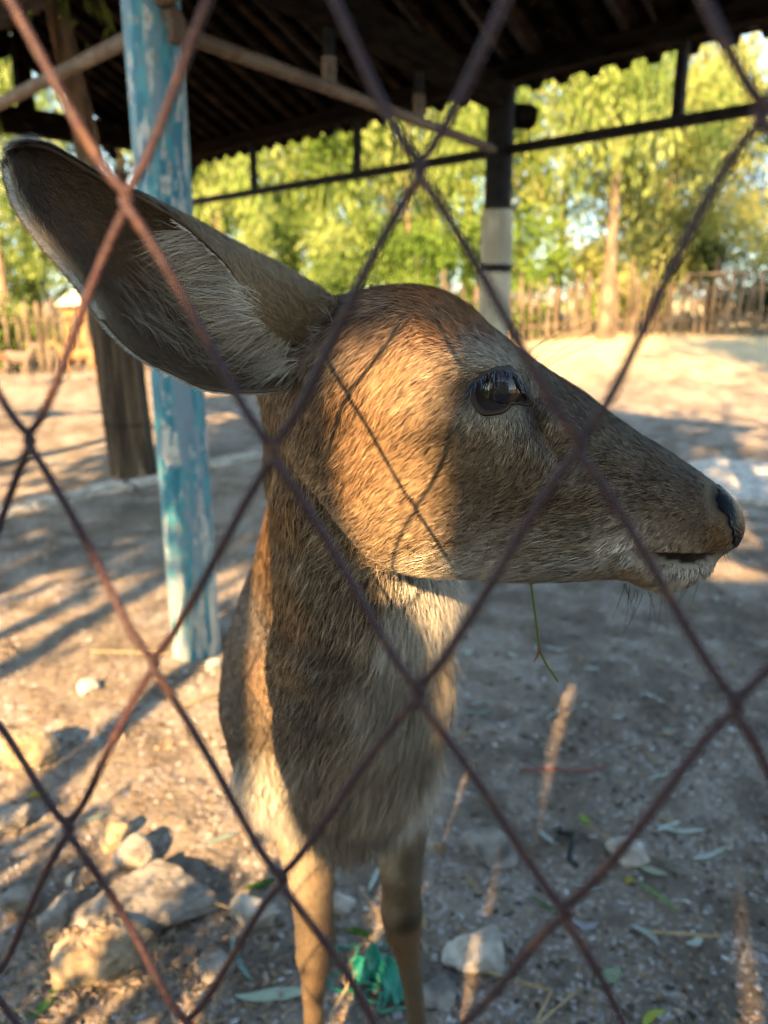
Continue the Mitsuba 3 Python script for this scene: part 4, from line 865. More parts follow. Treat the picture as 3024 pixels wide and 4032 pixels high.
TREE_KINDS = {
    'willow': dict(cols=[(0.07, 0.12, 0.035), (0.20, 0.30, 0.07), (0.36, 0.46, 0.13), (0.50, 0.56, 0.25)], size=(0.17, 0.042), hang=1.2),
    'green': dict(cols=[(0.05, 0.10, 0.03), (0.16, 0.27, 0.05), (0.33, 0.46, 0.10)], size=(0.13, 0.06), hang=0.3),
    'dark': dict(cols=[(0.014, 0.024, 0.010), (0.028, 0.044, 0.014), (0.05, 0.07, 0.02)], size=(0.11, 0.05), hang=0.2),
    'golden': dict(cols=[(0.12, 0.16, 0.05), (0.36, 0.40, 0.12), (0.54, 0.55, 0.24)], size=(0.15, 0.055), hang=0.6),
}
def tree(x, y, h, r0, kind, label, seed, cl=60, leaves=14000, low=0.3, wide=1.6, lean=(0, 0), group='trees behind the picket fence', fork=None, guard=False, crown_lo=None, name=None, spread=0.42):
    r = np.random.default_rng(seed)
    K = TREE_KINDS[kind]
    key = thing(name or {'willow': 'willow_tree', 'green': 'broadleaf_tree', 'dark': 'dark_tree', 'golden': 'golden_tree'}[kind], label, 'tree', group)
    z0 = float(ground_z(x, y)) - 0.1
    n = 9
    s = np.linspace(0, 1, n)
    wob = np.cumsum(r.normal(0, 0.035 * wide, (n, 2)), 0) * s[:, None]
    sp = np.c_[x + lean[0] * s * h + wob[:, 0], y + lean[1] * s * h + wob[:, 1], z0 + s * h * 0.92]
    limbs = [tube(sp, r0 * (1 - 0.8 * s) * (1 + 0.5 * (s < 0.01)), 10, jitter=0.08, seed=seed)]
    cent = []
    nl = 9
    for a in range(nl):
        f_ = low + (0.95 - low) * (a + r.random()) / nl
        b = np.array([np.interp(f_, s, sp[:, q]) for q in range(3)])
        ang = a * 2.4 + r.random()
        ln = wide * (0.55 + 0.6 * r.random()) * (1.15 - 0.6 * f_)
        tip = b + np.array([math.cos(ang) * ln, math.sin(ang) * ln, ln * (0.5 + 0.5 * r.random())])
        mid = (b + tip) / 2 + np.array([0, 0, 0.12 * ln])
        limbs.append(tube([b, mid, tip], [r0 * 0.42 * (1.1 - f_), r0 * 0.25 * (1.1 - f_), r0 * 0.06], 6))
        for q in range(max(2, cl // nl)):
            u = 0.35 + 0.75 * r.random()
            c0 = b + (tip - b) * u + r.normal(0, 0.25 * wide, 3) * [1, 1, 0.7]
            cent.append(c0)
            if kind in ('willow', 'golden'):
                for w in range(2): cent.append(c0 - [r.normal(0, .1), r.normal(0, .1), (0.3 + 0.55 * w) * (0.6 + 0.6 * r.random())])
    cent = np.array(cent)
    lo = (crown_lo if crown_lo is not None else z0 + 0.25 * h)
    cent[:, 2] = np.maximum(cent[:, 2], lo + 0.3 * r.random(len(cent)))
    put('trunk', join(limbs), 'bark', key, smooth=45)
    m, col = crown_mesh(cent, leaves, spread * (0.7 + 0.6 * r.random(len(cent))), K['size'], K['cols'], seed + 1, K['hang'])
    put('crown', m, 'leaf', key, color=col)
    return key, sp

SLAT = (-1.70, 5.12)
key, sp = tree(*SLAT, 6.5, 0.105, 'willow', 'leaning tree by the pavilion with dark vertical slats round its trunk', 77, cl=40, leaves=5000, low=0.55, wide=1.8, lean=(-0.085, 0.02), group=None, name='slatted_tree', crown_lo=2.9)
ns = 22
for k in range(ns):
    a = 2 * math.pi * k / ns
    ca, sa = math.cos(a), math.sin(a)
    hgt = 1.55 + 0.12 * rng.random()
    rr = 0.140 + rng.normal(0, 0.004)
    b = np.array([SLAT[0] + ca * rr, SLAT[1] + sa * rr, -0.03]); t_ = np.array([SLAT[0] - 0.075 + ca * (rr + 0.004), SLAT[1] + 0.02 + sa * (rr + 0.004), hgt])
    put('slat', bar(b, t_, 0.018, 0.034, up=(-sa, ca, 0)), 'slat_wood', key)
for z in (0.35, 1.2):
    put('binding_wire', tube([(SLAT[0] - 0.05 * z + math.cos(a) * 0.156, SLAT[1] + 0.013 * z + math.sin(a) * 0.156, z) for a in np.linspace(0, 2 * math.pi, 29)], 0.004, 5, caps=False), 'black_paint', key)

# ---------------------------------------------------------------- picket fence and what stands beyond it
fence = thing('picket_fence', 'long weathered fence of uneven wooden pickets across the back of the enclosure', 'fence')
line = np.array([(-8.5, 12.0), (-4.5, 12.6), (0.0, 13.3), (4.0, 14.2), (8.5, 14.3), (13.0, 13.2)])
seg = np.r_[0, np.cumsum(np.linalg.norm(np.diff(line, axis=0), axis=1))]
def on_line(u): return np.array([np.interp(u, seg, line[:, 0]), np.interp(u, seg, line[:, 1])])
u = 0.1
while u < seg[-1]:
    q = on_line(u)
    zg = float(ground_z(*q))
    w = 0.045 + 0.03 * rng.random(); hgt = 0.84 + 0.28 * rng.random() + (0.28 if rng.random() < 0.08 else 0)
    ln = rng.normal(0, 0.05, 2)
    top = np.array([q[0] + ln[0], q[1] + ln[1] * 0.5, zg + hgt])
    dq = on_line(min(u + 0.05, seg[-1])) - on_line(max(u - 0.05, 0)); dq /= np.linalg.norm(dq)
    v1, f1 = bar([q[0], q[1], zg - 0.1], top, w, 0.022, up=(-dq[1], dq[0], 0))
    v2, f2 = bar(top + [0, 0, 0.0005], top + [0, 0, 0.07], w * 0.98, 0.02, up=(-dq[1], dq[0], 0), taper=0.25)
    put('picket', join([(v1, f1), (v2, f2)]), 'picket_wood', fence)
    u += 0.105 + 0.06 * rng.random()
for zr, off in ((0.28, 0.025), (0.80, 0.025)):
    for a in range(len(line) - 1):
        d_ = line[a + 1] - line[a]; d_ /= np.linalg.norm(d_); nn = np.array([d_[1], -d_[0]]) * -off
        A, B = line[a] + nn, line[a + 1] + nn
        put('rail', tube([(*A, float(ground_z(*A)) + zr), (*((A + B) / 2), float(ground_z(*((A + B) / 2))) + zr + 0.02), (*B, float(ground_z(*B)) + zr)], 0.022, 7, jitter=0.1), 'picket_wood', fence, smooth=40)
rail = np.array([(4.9, 13.1, 0.5 + 1.02), (6.3, 12.6, 0.5 + 1.06), (8.2, 12.0, 0.5 + 1.15)])
tag(put('loose_pole', tube(rail, [0.022, 0.026, 0.024], 8, jitter=0.1), 'picket_wood', smooth=40), 'long thin pole lying along the fence top at the right', 'pole')
for q in ((5.2, 13.0), (7.9, 12.1)):
    pass

shed = thing('shed', 'small sunlit shed with white pointed roof and orange slatted front behind the fence at left', 'shed')
sx, sy = -5.75, 14.4; sz = float(ground_z(sx, sy))
mat('orange_wood', grain(12, (0.34, 0.16, 0.06), (0.52, 0.28, 0.13), 2, 2, 0.3), 0.8)
mat('white_sheet', (0.72, 0.70, 0.66), 0.6)
for k in range(12):
    put('board', bar([sx + k * 0.125, sy, sz - 0.05], [sx + k * 0.125 + rng.normal(0, .008), sy, sz + 1.02], 0.10, 0.025, up=(0, 1, 0)), 'orange_wood', shed)
put('crossbar', bar([sx - 0.08, sy - 0.03, sz + 0.85], [sx + 1.46, sy - 0.03, sz + 0.85], 0.03, 0.09), 'orange_wood', shed)
put('wall', bar([sx - 0.02, sy + 0.65, sz + 0.5], [sx + 1.4, sy + 0.65, sz + 0.5], 1.2, 1.0), 'plaster_wall', shed)
v = np.array([(sx - .15, sy - .15, sz + 1.03), (sx + 1.5, sy - .15, sz + 1.03), (sx + 1.5, sy + 1.4, sz + 1.03), (sx - .15, sy + 1.4, sz + 1.03), (sx + .55, sy + .5, sz + 1.78), (sx + .8, sy + .5, sz + 1.78)])
put('roof', (v, [(0, 1, 5), (0, 5, 4), (1, 2, 5), (2, 3, 4), (2, 4, 5), (3, 0, 4), (0, 2, 1), (0, 3, 2)]), 'white_sheet', shed)

# trees and shrubs behind the fence: (x, y, height, trunk radius, kind, label, seed, clusters, leaves, low, wide, crown bottom)
TREES = [
 (-10.5, 15.5, 8.5, 0.14, 'green', 'bright green tree at the far left edge behind the pickets', 101, 60, 15000, 0.25, 2.0, 1.6),
 (-7.9, 14.2, 8.0, 0.07, 'green', 'thin straight tree with bare pale trunk at the left edge', 102, 45, 11000, 0.35, 1.5, 2.2),
 (-6.6, 13.9, 7.5, 0.10, 'willow', 'forked light barked tree just left of the deer ear', 103, 55, 14000, 0.25, 1.7, 1.7),
 (-5.6, 17.5, 9.5, 0.16, 'dark', 'dark tree behind the shed', 104, 60, 14000, 0.2, 2.3, 0.8),
 (-3.2, 15.6, 8.0, 0.11, 'willow', 'drooping yellow willow seen just right of the blue post', 105, 70, 18000, 0.2, 1.9, 0.9),
 (-1.3, 16.6, 8.5, 0.12, 'green', 'bright green tree above the deer ear', 106, 70, 16000, 0.15, 2.0, 0.5),
 (0.5, 15.9, 8.0, 0.10, 'willow', 'yellow green willow above the deer forehead', 107, 70, 16000, 0.2, 1.8, 0.9),
 (2.2, 17.0, 9.0, 0.11, 'green', 'tall green tree left of the black post', 108, 60, 18000, 0.2, 1.9, 1.0),
 (3.6, 16.6, 8.5, 0.09, 'golden', 'tall pale trunked golden tree in the sun right of the black post', 109, 60, 11000, 0.42, 1.8, 2.7),
 (5.3, 15.6, 6.0, 0.10, 'golden', 'lower golden tree with drooping sunlit boughs', 110, 70, 13000, 0.15, 1.9, 1.2),
 (3.85, 13.75, 5.5, 0.13, 'willow', 'brown forked trunk standing against the fence right of the deer brow', 111, 40, 7000, 0.55, 1.5, 2.6),
 (7.6, 18.5, 5.6, 0.14, 'dark', 'dark tree in shade at the right behind the fence', 112, 60, 12000, 0.2, 1.8, 0.8),
 (10.2, 19.5, 4.6, 0.12, 'dark', 'low dark tree at the right edge', 113, 45, 9000, 0.15, 1.7, 0.5),
 (8.6, 15.8, 9.0, 0.08, 'willow', 'thin airy tree with sky showing through at the right edge', 114, 45, 4500, 0.4, 2.0, 3.2),
 (-9.2, 21.0, 11.0, 0.2, 'dark', 'tall dark tree far behind at left', 115, 60, 12000, 0.2, 2.8, 0.8),
 (-1.8, 22.0, 11.5, 0.2, 'willow', 'tall far willow between the frieze struts', 116, 70, 16000, 0.15, 3.2, 1.2),
 (2.4, 23.0, 11.0, 0.2, 'green', 'tall far tree behind the black post', 117, 70, 16000, 0.15, 3.2, 1.2),
 (-5.0, 23.5, 12.0, 0.2, 'willow', 'tall far willow behind the blue post', 118, 70, 14000, 0.15, 3.2, 1.2),
]
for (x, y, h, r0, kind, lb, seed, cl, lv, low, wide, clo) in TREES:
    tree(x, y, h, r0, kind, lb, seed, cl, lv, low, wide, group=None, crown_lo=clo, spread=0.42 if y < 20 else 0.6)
for k, (x, y, h, kind, lb) in enumerate([(-15, 13, 8, 'green', 'green tree outside the picture, nearest at the left'), (-20, 17, 10, 'willow', 'willow outside the picture at the far left'), (-18, 6, 9, 'green', 'green tree outside the picture, left of the pavilion'), (15, 15, 8, 'dark', 'dark tree outside the picture at the right'), (20, 11, 9, 'green', 'green tree outside the picture, right of the enclosure'), (16.5, 5, 9, 'willow', 'willow outside the picture, right of the wire fence')]):
    tree(x, y, h, 0.17, kind, lb, 700 + k, 60, 5000, 0.15, 2.8, group=None, crown_lo=0.8, spread=0.75)
def shrub(x, y, w, h, kind, label, seed, n):
    r = np.random.default_rng(seed)
    z = float(ground_z(x, y))
    c = np.c_[x + r.normal(0, w * 0.4, 26), y + r.normal(0, w * 0.25, 26), z + 0.15 + h * r.random(26) ** 0.8]
    K = TREE_KINDS[kind]
    k = thing('shrub', label, 'shrub')
    st = [tube([(x + r.normal(0, .1), y, z - 0.05), (x + (q[0] - x) * .5, q[1], (q[2] + z) / 2), q], [0.02, 0.013, 0.004], 5) for q in c[:9]]
    put('stem', join(st), 'bark', k)
    m, col = crown_mesh(c, n, 0.3, K['size'], K['cols'], seed, 0.2)
    put('foliage', m, 'leaf', k, color=col)
for a in [(-11.5, 16.5, 2.6, 2.8, 'green', 'tall green thicket far back beyond the left edge', 210, 7000), (-8.2, 18.5, 2.6, 2.6, 'willow', 'yellow thicket behind the shed', 211, 7000), (-9.0, 13.3, 1.6, 1.0, 'green', 'green undergrowth behind the pickets at the left edge', 201, 5000), (-7.0, 13.1, 1.4, 0.9, 'willow', 'yellow green undergrowth behind the pickets left of the shed', 202, 5000), (-3.4, 14.3, 1.7, 2.0, 'green', 'tall bright shrub behind the ear', 203, 7000),
          (-1.2, 14.6, 1.8, 2.2, 'willow', 'yellow shrub above the ear base', 204, 8000), (0.6, 14.7, 1.6, 1.8, 'green', 'shrub behind the poll of the deer', 205, 6000), (2.2, 15.0, 1.6, 1.9, 'green', 'shrub left of the pale sleeve', 206, 6000), (4.6, 15.6, 1.5, 1.5, 'golden', 'golden shrub behind the middle of the right fence', 207, 6000), (6.6, 16.0, 1.8, 1.3, 'dark', 'dark shrub behind the right fence', 208, 6000), (9.2, 16.2, 2.0, 1.2, 'dark', 'dark shrub at the right end of the fence', 209, 6000)]:
    shrub(*a)
for k, (x, y, h, kind, lb) in enumerate([(-12.5, 20, 9, 'green', 'broad green tree far back beyond the left edge'), (-3.0, 26, 10, 'green', 'distant broad tree closing the view left of the ear base'), (0.3, 27, 10.5, 'willow', 'distant willow closing the view above the forehead'), (-7.8, 27, 11, 'green', 'distant green tree closing the view at left'), (1.6, 28, 10.5, 'green', 'distant green tree behind the pale sleeve'), (9.0, 25.5, 5.2, 'dark', 'low dark distant tree under the bright sky at the right edge')]):
    tree(x, y, h, 0.2, kind, lb, 500 + k, 80, 12000, 0.08, 3.0, group=None, crown_lo=0.4, spread=0.75)

# ---------------------------------------------------------------- behind the viewer: unseen trunks, crowns, boards and a building added to cast shade
def at_e1(e1, y): return (e1 + y * math.sin(SUN_AZ)) / math.cos(SUN_AZ)
for k, (e1, r, y) in enumerate([(0.0875, 0.2125, -2.0), (-0.2375, 0.0785, -1.7), (-0.50, 0.105, -1.9), (-1.295, 0.046, -2.0), (-1.86, 0.055, -2.2), (-2.07, 0.035, -2.3), (-2.5, 0.12, -2.6)]):
    z = np.linspace(-0.05, 4.6, 12)
    kt = thing('added_shade_trunk', ('stout trunk added behind the viewer to shade the deer face', 'slim trunk added left of the stout one to shape the sunlit gaps', 'medium trunk added behind the viewer for shade, third from the right', 'slim trunk added behind the viewer for shade, fourth from the right', 'slim trunk added behind the viewer for shade, fifth from the right', 'thinnest trunk added behind the viewer for a shadow stripe', 'farthest left trunk added behind the viewer for shade')[k], 'tree')
    put('trunk', tube(np.stack([at_e1(e1, y) + (0.07 * (z - 2.3) if k == 0 else -0.05 * np.maximum(2.3 - z, 0) if k == 1 else 0 * z), y + 0 * z, z], 1), r * np.linspace(1.02, 0.9, 12), 14, jitter=0.02, seed=k), 'bark', kt, smooth=40)
    if k >= 2:
        x0 = at_e1(e1, y)
        rr = np.random.default_rng(300 + k)
        c = np.c_[x0 + rr.normal(-0.3, 0.75, 54), y - 0.5 + rr.normal(0, 0.5, 54), 3.95 + 1.9 * rr.random(54)]
        m, col = crown_mesh(c, 4000, 0.36, (0.16, 0.08), TREE_KINDS['green']['cols'], 310 + k, 0.3)
        put('crown', m, 'leaf', kt, color=col)
hx0, hx1, hxm = at_e1(-0.64, -2.45), at_e1(0.36, -2.45), at_e1(-0.25, -2.45)
hoard = thing('added_boards', 'plain timber boards added across the trunks behind the viewer to cut off the sun', 'added_boards')  # boards out of view, added so their lower edge bounds the sunlit patches
for k in range(6):
    zb = 2.86 + 0.2 * k
    put('plank', bar([hx0, -2.45, zb + 0.105], [hxm - 0.004, -2.45, zb + 0.105], 0.03, 0.19, up=(0, 0, 1)), 'picket_wood', hoard)
    put('plank', bar([hxm, -2.45, zb + 0.055], [hx1, -2.45, zb + 0.055], 0.03, 0.19, up=(0, 0, 1)), 'picket_wood', hoard)
added_shade_block = thing('added_shade_block', 'plain flat roofed block added behind the viewer to shade the right', 'building')  # added out of view to keep the right-hand ground in shade
kx = at_e1(0.27, -3.0)
put('wall', bar([kx, -4.5, 1.6], [kx + 5.0, -4.5, 1.6], 3.0, 3.3, chamfer=0.01), 'plaster_wall', added_shade_block)
put('roof', bar([kx - 0.0, -4.5, 3.36], [kx + 5.2, -4.5, 3.36], 3.3, 0.2, chamfer=0.05), 'clay_tile', added_shade_block)

# unseen additions: a post narrowing the sun gap, a tree dappling the far right
ppost = thing('added_shade_post', 'square wooden post added behind the viewer to narrow the sun gap', 'post')
px_ = at_e1(-0.162, -0.9)
put('shaft', bar([px_, -0.9, -0.05], [px_, -0.9, 1.74], 0.034, 0.055, up=(0, 1, 0)), 'picket_wood', ppost)
put('cap', bar([px_, -0.9, 1.74], [px_, -0.9, 1.755], 0.04, 0.06, up=(0, 1, 0)), 'picket_wood', ppost)
tall = thing('added_tall_tree', 'very tall unseen tree added to dapple the far right', 'tree')
tx = at_e1(1.95, -9.0)
put('trunk', tube([(tx, -9, -0.1), (tx + .1, -9, 6), (tx, -9, 14)], [0.3, 0.24, 0.1], 10), 'bark', tall, smooth=45)
rr = np.random.default_rng(611)
c = np.c_[tx + rr.normal(0, 0.8, 60), -9 + rr.normal(0, 1.0, 60), 14.4 + rr.normal(0, 1.3, 60)]
m, col = crown_mesh(c, 4500, 0.5, (0.24, 0.12), TREE_KINDS['green']['cols'], 612, 0.3)
put('crown', m, 'leaf', tall, color=col)
# unseen low foliage added to shade the lower left, bare tree for branch shadows
added_shade_foliage = thing('added_shade_foliage', 'low loose foliage added behind the viewer to shade the lower left ground', 'added_shade_foliage')
rr = np.random.default_rng(411)
c = []
for k in range(150):
    e = -0.44 - 1.9 * rr.random()
    if abs(e + 0.845) < 0.035 or abs(e + 1.16) < 0.03: continue
    y = -0.75 + rr.normal(0, 0.05)
    x = at_e1(e, y)
    ztop = (0.60 + 0.05 * math.sin(e * 9) - 0.461 * y - 0.15 * x) / 0.875
    c.append((x, y, 0.1 + (ztop - 0.18) * rr.random() ** 0.7))
m, col = crown_mesh(c, 7000, 0.10, (0.06, 0.03), TREE_KINDS['green']['cols'], 412, 0.2)
put('foliage', m, 'leaf', added_shade_foliage, color=col)
bare = thing('added_bare_tree', 'leafless spreading tree added out of view to cast branch shadows', 'tree')
bx, by = -1.55, -7.2
limbs = [tube([(bx, by, -0.1), (bx + .05, by, 3.0), (bx - .05, by, 6.2)], [0.2, 0.16, 0.12], 10)]
for k in range(13):
    z = 5.2 + 0.35 * k * 0.6; a = 2.4 * k; l = 1.3 + 0.9 * rr.random()
    p0 = np.array([bx, by, z]); p1 = p0 + [math.cos(a) * l * .5, math.sin(a) * l * .3, l * .35]; p2 = p0 + [math.cos(a) * l, math.sin(a) * l * .5, l * (.5 + .5 * rr.random())]
    limbs.append(tube([p0, p1, p2], [0.075, 0.05, 0.02], 7))
    for q in range(3):
        u_ = 0.4 + 0.5 * rr.random(); b = p0 + (p2 - p0) * u_
        limbs.append(tube([b, b + rr.normal(0, .35, 3) + [0, 0, .3], b + rr.normal(0, .6, 3) + [0, 0, .5]], [0.03, 0.02, 0.01], 5))
put('trunk', join(limbs), 'bark', bare, smooth=45)

# ---------------------------------------------------------------- the wire mesh between viewer and deer
FO = np.array([-0.0614, 0.2, 1.1744]); TH, TILT, ROLL, FW, FH = -0.26681, -0.03825, -0.05169, 0.03616, 0.06128
fa = np.array([math.cos(TH), math.sin(TH), 0]); fn = np.array([-math.sin(TH), math.cos(TH), 0])
fv = np.array([0, 0, -1.0]) * math.cos(TILT) + fn * math.sin(TILT)
fa = fa * math.cos(ROLL) + fv * math.sin(ROLL)
fn = np.cross(fv, fa) * -1
if fn[1] < 0: fn = -fn
RES = np.array([(0, 0, -.0014, .0012), (2, 0, -.0007, .0011), (4, 0, -.0059, -.0029), (-1, 1, .0007, -.0023), (1, 1, -.0003, .0017), (3, 1, .0013, .0006), (0, 2, -.002, -.0002), (2, 2, .0019, .0025), (4, 2, .0034, -.0008), (-1, 3, .0014, -.0047), (1, 3, -.0006, .0024), (3, 3, .006, -.001)])
def knot(i, j):
    d = (RES[:, 0] - i) ** 2 + (RES[:, 1] - j) ** 2
    w = np.exp(-d / 0.7)
    r = (w[:, None] * RES[:, 2:]).sum(0) / max(w.sum(), 1.0)
    g = np.random.default_rng(int(1000 + 37 * i + 101 * j))
    if d.min() > 0.5: r = r + g.normal(0, 0.0012, 2)
    return FO + fa * (i * FW + r[0]) + fv * (j * FH + r[1])
WR = 0.00122
wire_fence = thing('wire_fence', 'rusty reddish brown diamond wire mesh crossing the whole picture in front of the deer', 'wire fence')
for k in range(-9, 13):
    pts = []
    for j in range(-6, 19):
        left = (k + j) % 2 == 0
        i = k if left else k + 1
        if (i + j) % 2: continue
        q = knot(i, j)
        over = fa * (WR * (-0.55 if left else 0.55))
        s = 1 if left else -1
        dz = fv * FH
        g = np.random.default_rng(int(500 + 13 * k + 7 * j))
        jog = fn * (0.0013 * s)
        back = fa * (FW * (1 if left else -1))
        pts.append(q + over * 0.2 + back * 0.07 - dz * 0.07 + jog * 0.9)
        pts.append(q + over + jog * 0.0)
        pts.append(q + over * 0.2 + back * 0.07 + dz * 0.07 - jog * 0.9)
        nxt = knot(k + 1 if left else k, j + 1)
        mid = (q + nxt) / 2 + fn * g.normal(0, 0.0006) + fa * g.normal(0, 0.0006)
        pts.append(mid)
    pts = np.array(pts)
    m = len(pts)
    from scipy.interpolate import CubicSpline
    h = np.r_[0, np.cumsum(np.linalg.norm(np.diff(pts, axis=0), axis=1) ** 0.5)]
    u = np.interp(np.linspace(0, m - 1, (m - 1) * 4 + 1), np.arange(m), h)
    put('wire', tube(CubicSpline(h, pts)(u), WR, 7, jitter=0.05, seed=k + 50), 'rust_paint', wire_fence, smooth=60)

# ---------------------------------------------------------------- stones, leaves, straw and litter on the ground
def surf(x, y):
    p = np.array([[x, y, 0.0]])
    nr = max(0.0, 1 - math.hypot(x, y - 1.5) / 4.0)
    return float(ground_z(x, y)) + nr * float(0.022 * (meshkit.fbm(p * 22, 3, seed=11)[0] - 0.5) + 0.012 * (meshkit.fbm(p * 55, 2, seed=12)[0] - 0.5))
def stone(x, y, sx, sy, sz, rz, seed, bsdf, label, sink=0.25, group=None, sub=3, rough=0.34, flat=0.0, name='stone'):
    s = trimesh.creation.icosphere(sub)
    v = np.array(s.vertices)
    r = np.random.default_rng(seed)
    for _ in range(13):                                 # broken faces
        d = r.normal(0, 1, 3); d /= np.linalg.norm(d)
        c = 0.50 + 0.30 * r.random()
        t = v @ d
        v = v - np.maximum(t - c, 0)[:, None] * d * 0.96
    v = v * (1 + rough * (meshkit.fbm(v * 1.6 + seed, 4, seed) - 0.5))[:, None] * (1 + 0.13 * (meshkit.fbm(v * 7 + seed, 2, seed) - 0.5))[:, None]
    if flat: v[:, 2] = np.minimum(v[:, 2], flat + 0.12 * (meshkit.fbm(v * 3 + seed, 3, seed + 1) - 0.5))
    v = v * [sx, sy, sz]
    c, s_ = math.cos(rz), math.sin(rz)
    v = np.c_[v[:, 0] * c - v[:, 1] * s_, v[:, 0] * s_ + v[:, 1] * c, v[:, 2]] + [x, y, surf(x, y) + sz * (1 - 1.4 * sink) * 0.7]
    return tag(put(name, (v, np.array(s.faces)), bsdf, smooth=24), label, 'stone', group)
STONES = [
 (-0.92, 1.74, 0.085, 0.07, 0.075, 0.3, 1, 'yellow_stone', 'yellowish boulder at the left edge with a sunlit flank'),
 (-0.455, 1.235, 0.17, 0.105, 0.048, 0.15, 2, 'grey_stone', 'large flat grey rock left of the deer forelegs'),
 (-0.495, 1.115, 0.10, 0.065, 0.05, 0.5, 3, 'yellow_stone', 'rough yellowish rock strewn with wood chips at the lower left'),
 (-0.90, 2.10, 0.040, 0.03, 0.030, 0.2, 4, 'limestone', 'small pale stone in the sun left of the blue post foot'),
 (-0.55, 2.24, 0.036, 0.024, 0.026, 0.9, 5, 'limestone', 'small white stone in shade below the blue post'),
 (-0.585, 1.43, 0.035, 0.028, 0.052, 0.3, 6, 'yellow_stone', 'small pointed stone with one sunlit face above the big flat rock'),
 (-0.535, 1.37, 0.055, 0.040, 0.045, -0.3, 7, 'grey_stone', 'grey stone just behind the big flat rock'),
 (-0.84, 1.48, 0.050, 0.05, 0.045, 0.8, 8, 'grey_stone', 'round grey stone near the left edge beside the wire'),
 (0.225, 1.40, 0.065, 0.048, 0.045, -0.2, 9, 'grey_stone', 'grey brown rock right of the right foreleg'),
 (0.515, 1.375, 0.050, 0.038, 0.036, -0.4, 10, 'limestone', 'clean whitish rock at the right between two wires'),
 (0.165, 1.13, 0.070, 0.055, 0.050, 0.5, 11, 'limestone', 'knobbly pale lump of mortar at the bottom right of the legs'),
 (-0.245, 1.215, 0.055, 0.040, 0.038, -0.4, 12, 'limestone', 'pale rock at the left of the left foreleg'),
 (-0.088, 1.255, 0.034, 0.030, 0.034, 0.3, 13, 'limestone', 'pale rock between the two forelegs'),
 (-0.12, 1.135, 0.036, 0.028, 0.04, 0.3, 14, 'grey_stone', 'brownish stone behind the left foreleg'),
 (0.12, 1.425, 0.026, 0.018, 0.016, 0.1, 15, 'yellow_stone', 'small orange lit stone right of the right foreleg'),
 (-0.30, 1.10, 0.045, 0.035, 0.03, 0.7, 16, 'grey_stone', 'dull stone near the green leaf at the bottom'),
 (-0.70, 1.235, 0.045, 0.038, 0.034, 0.1, 17, 'grey_stone', 'mossy grey stone at the lower left edge'),
 (0.09, 1.05, 0.05, 0.032, 0.02, 0.4, 18, 'grey_stone', 'low flat stone at the bottom edge beside the right foreleg'),
 (0.95, 1.30, 0.03, 0.02, 0.02, 0.4, 19, 'limestone', 'small stone cut off by the right edge'),
 (-0.62, 1.20, 0.06, 0.045, 0.03, 1.4, 20, 'grey_stone', 'grey stone under the wire crossing at lower left'),
]
for a in STONES:
    stone(*a, flat=0.55 if a[0] == -0.455 else 0.0, sub=4 if a[2] > 0.045 else 3)
DR = np.random.default_rng(99)
# leaves: slender folded blades
scene['mat_dry_leaf'] = {'type': 'principledthin', 'base_color': VC, 'roughness': 0.5, 'diff_trans': 0.5, 'spec_trans': 0.0}
def blade(x, y, L, W, rz, colr, label, group, curl=0.15, name='fallen_leaf', cat='leaf', lift=0.006, tilt=0.0, bend=0.0):
    n = 9
    t = np.linspace(0, 1, n)
    w = W * np.sin(np.pi * np.clip(t * 0.94 + 0.03, 0, 1)) ** 0.8 / 2
    cx_, cy_ = (t - 0.5) * L, bend * L * (t - 0.5) ** 2 * 4
    zc = lift + curl * L * 0.25 * (t - 0.5) ** 2 * 4 + tilt * L * (t - 0.5)
    rows = []
    for s, dz in ((-1, 0.25), (0, 0.0), (1, 0.25)):
        rows.append(np.c_[cx_, cy_ + s * w, zc + dz * w])
    G = np.stack(rows, 1)
    c, s_ = math.cos(rz), math.sin(rz)
    X_ = G.copy(); X_[..., 0] = G[..., 0] * c - G[..., 1] * s_ + x; X_[..., 1] = G[..., 0] * s_ + G[..., 1] * c + y
    base = np.array([surf(a, b) for a, b in X_[:, 1, :2]])
    X_[..., 2] += np.maximum(base, base.mean())[:, None]
    v, f = grid_mesh(X_)
    colv = np.tile(np.repeat([[0.85], [1.1], [0.85]], 1, 1), (n, 1)) * np.array(colr)
    key = put(name, (v, f), 'dry_leaf', smooth=True, color=np.clip(colv, 0, 1))
    return tag(key, label, cat, group)
PALE, GREEN, YEL, TAN = (0.50, 0.57, 0.52), (0.13, 0.22, 0.06), (0.42, 0.34, 0.06), (0.38, 0.29, 0.17)
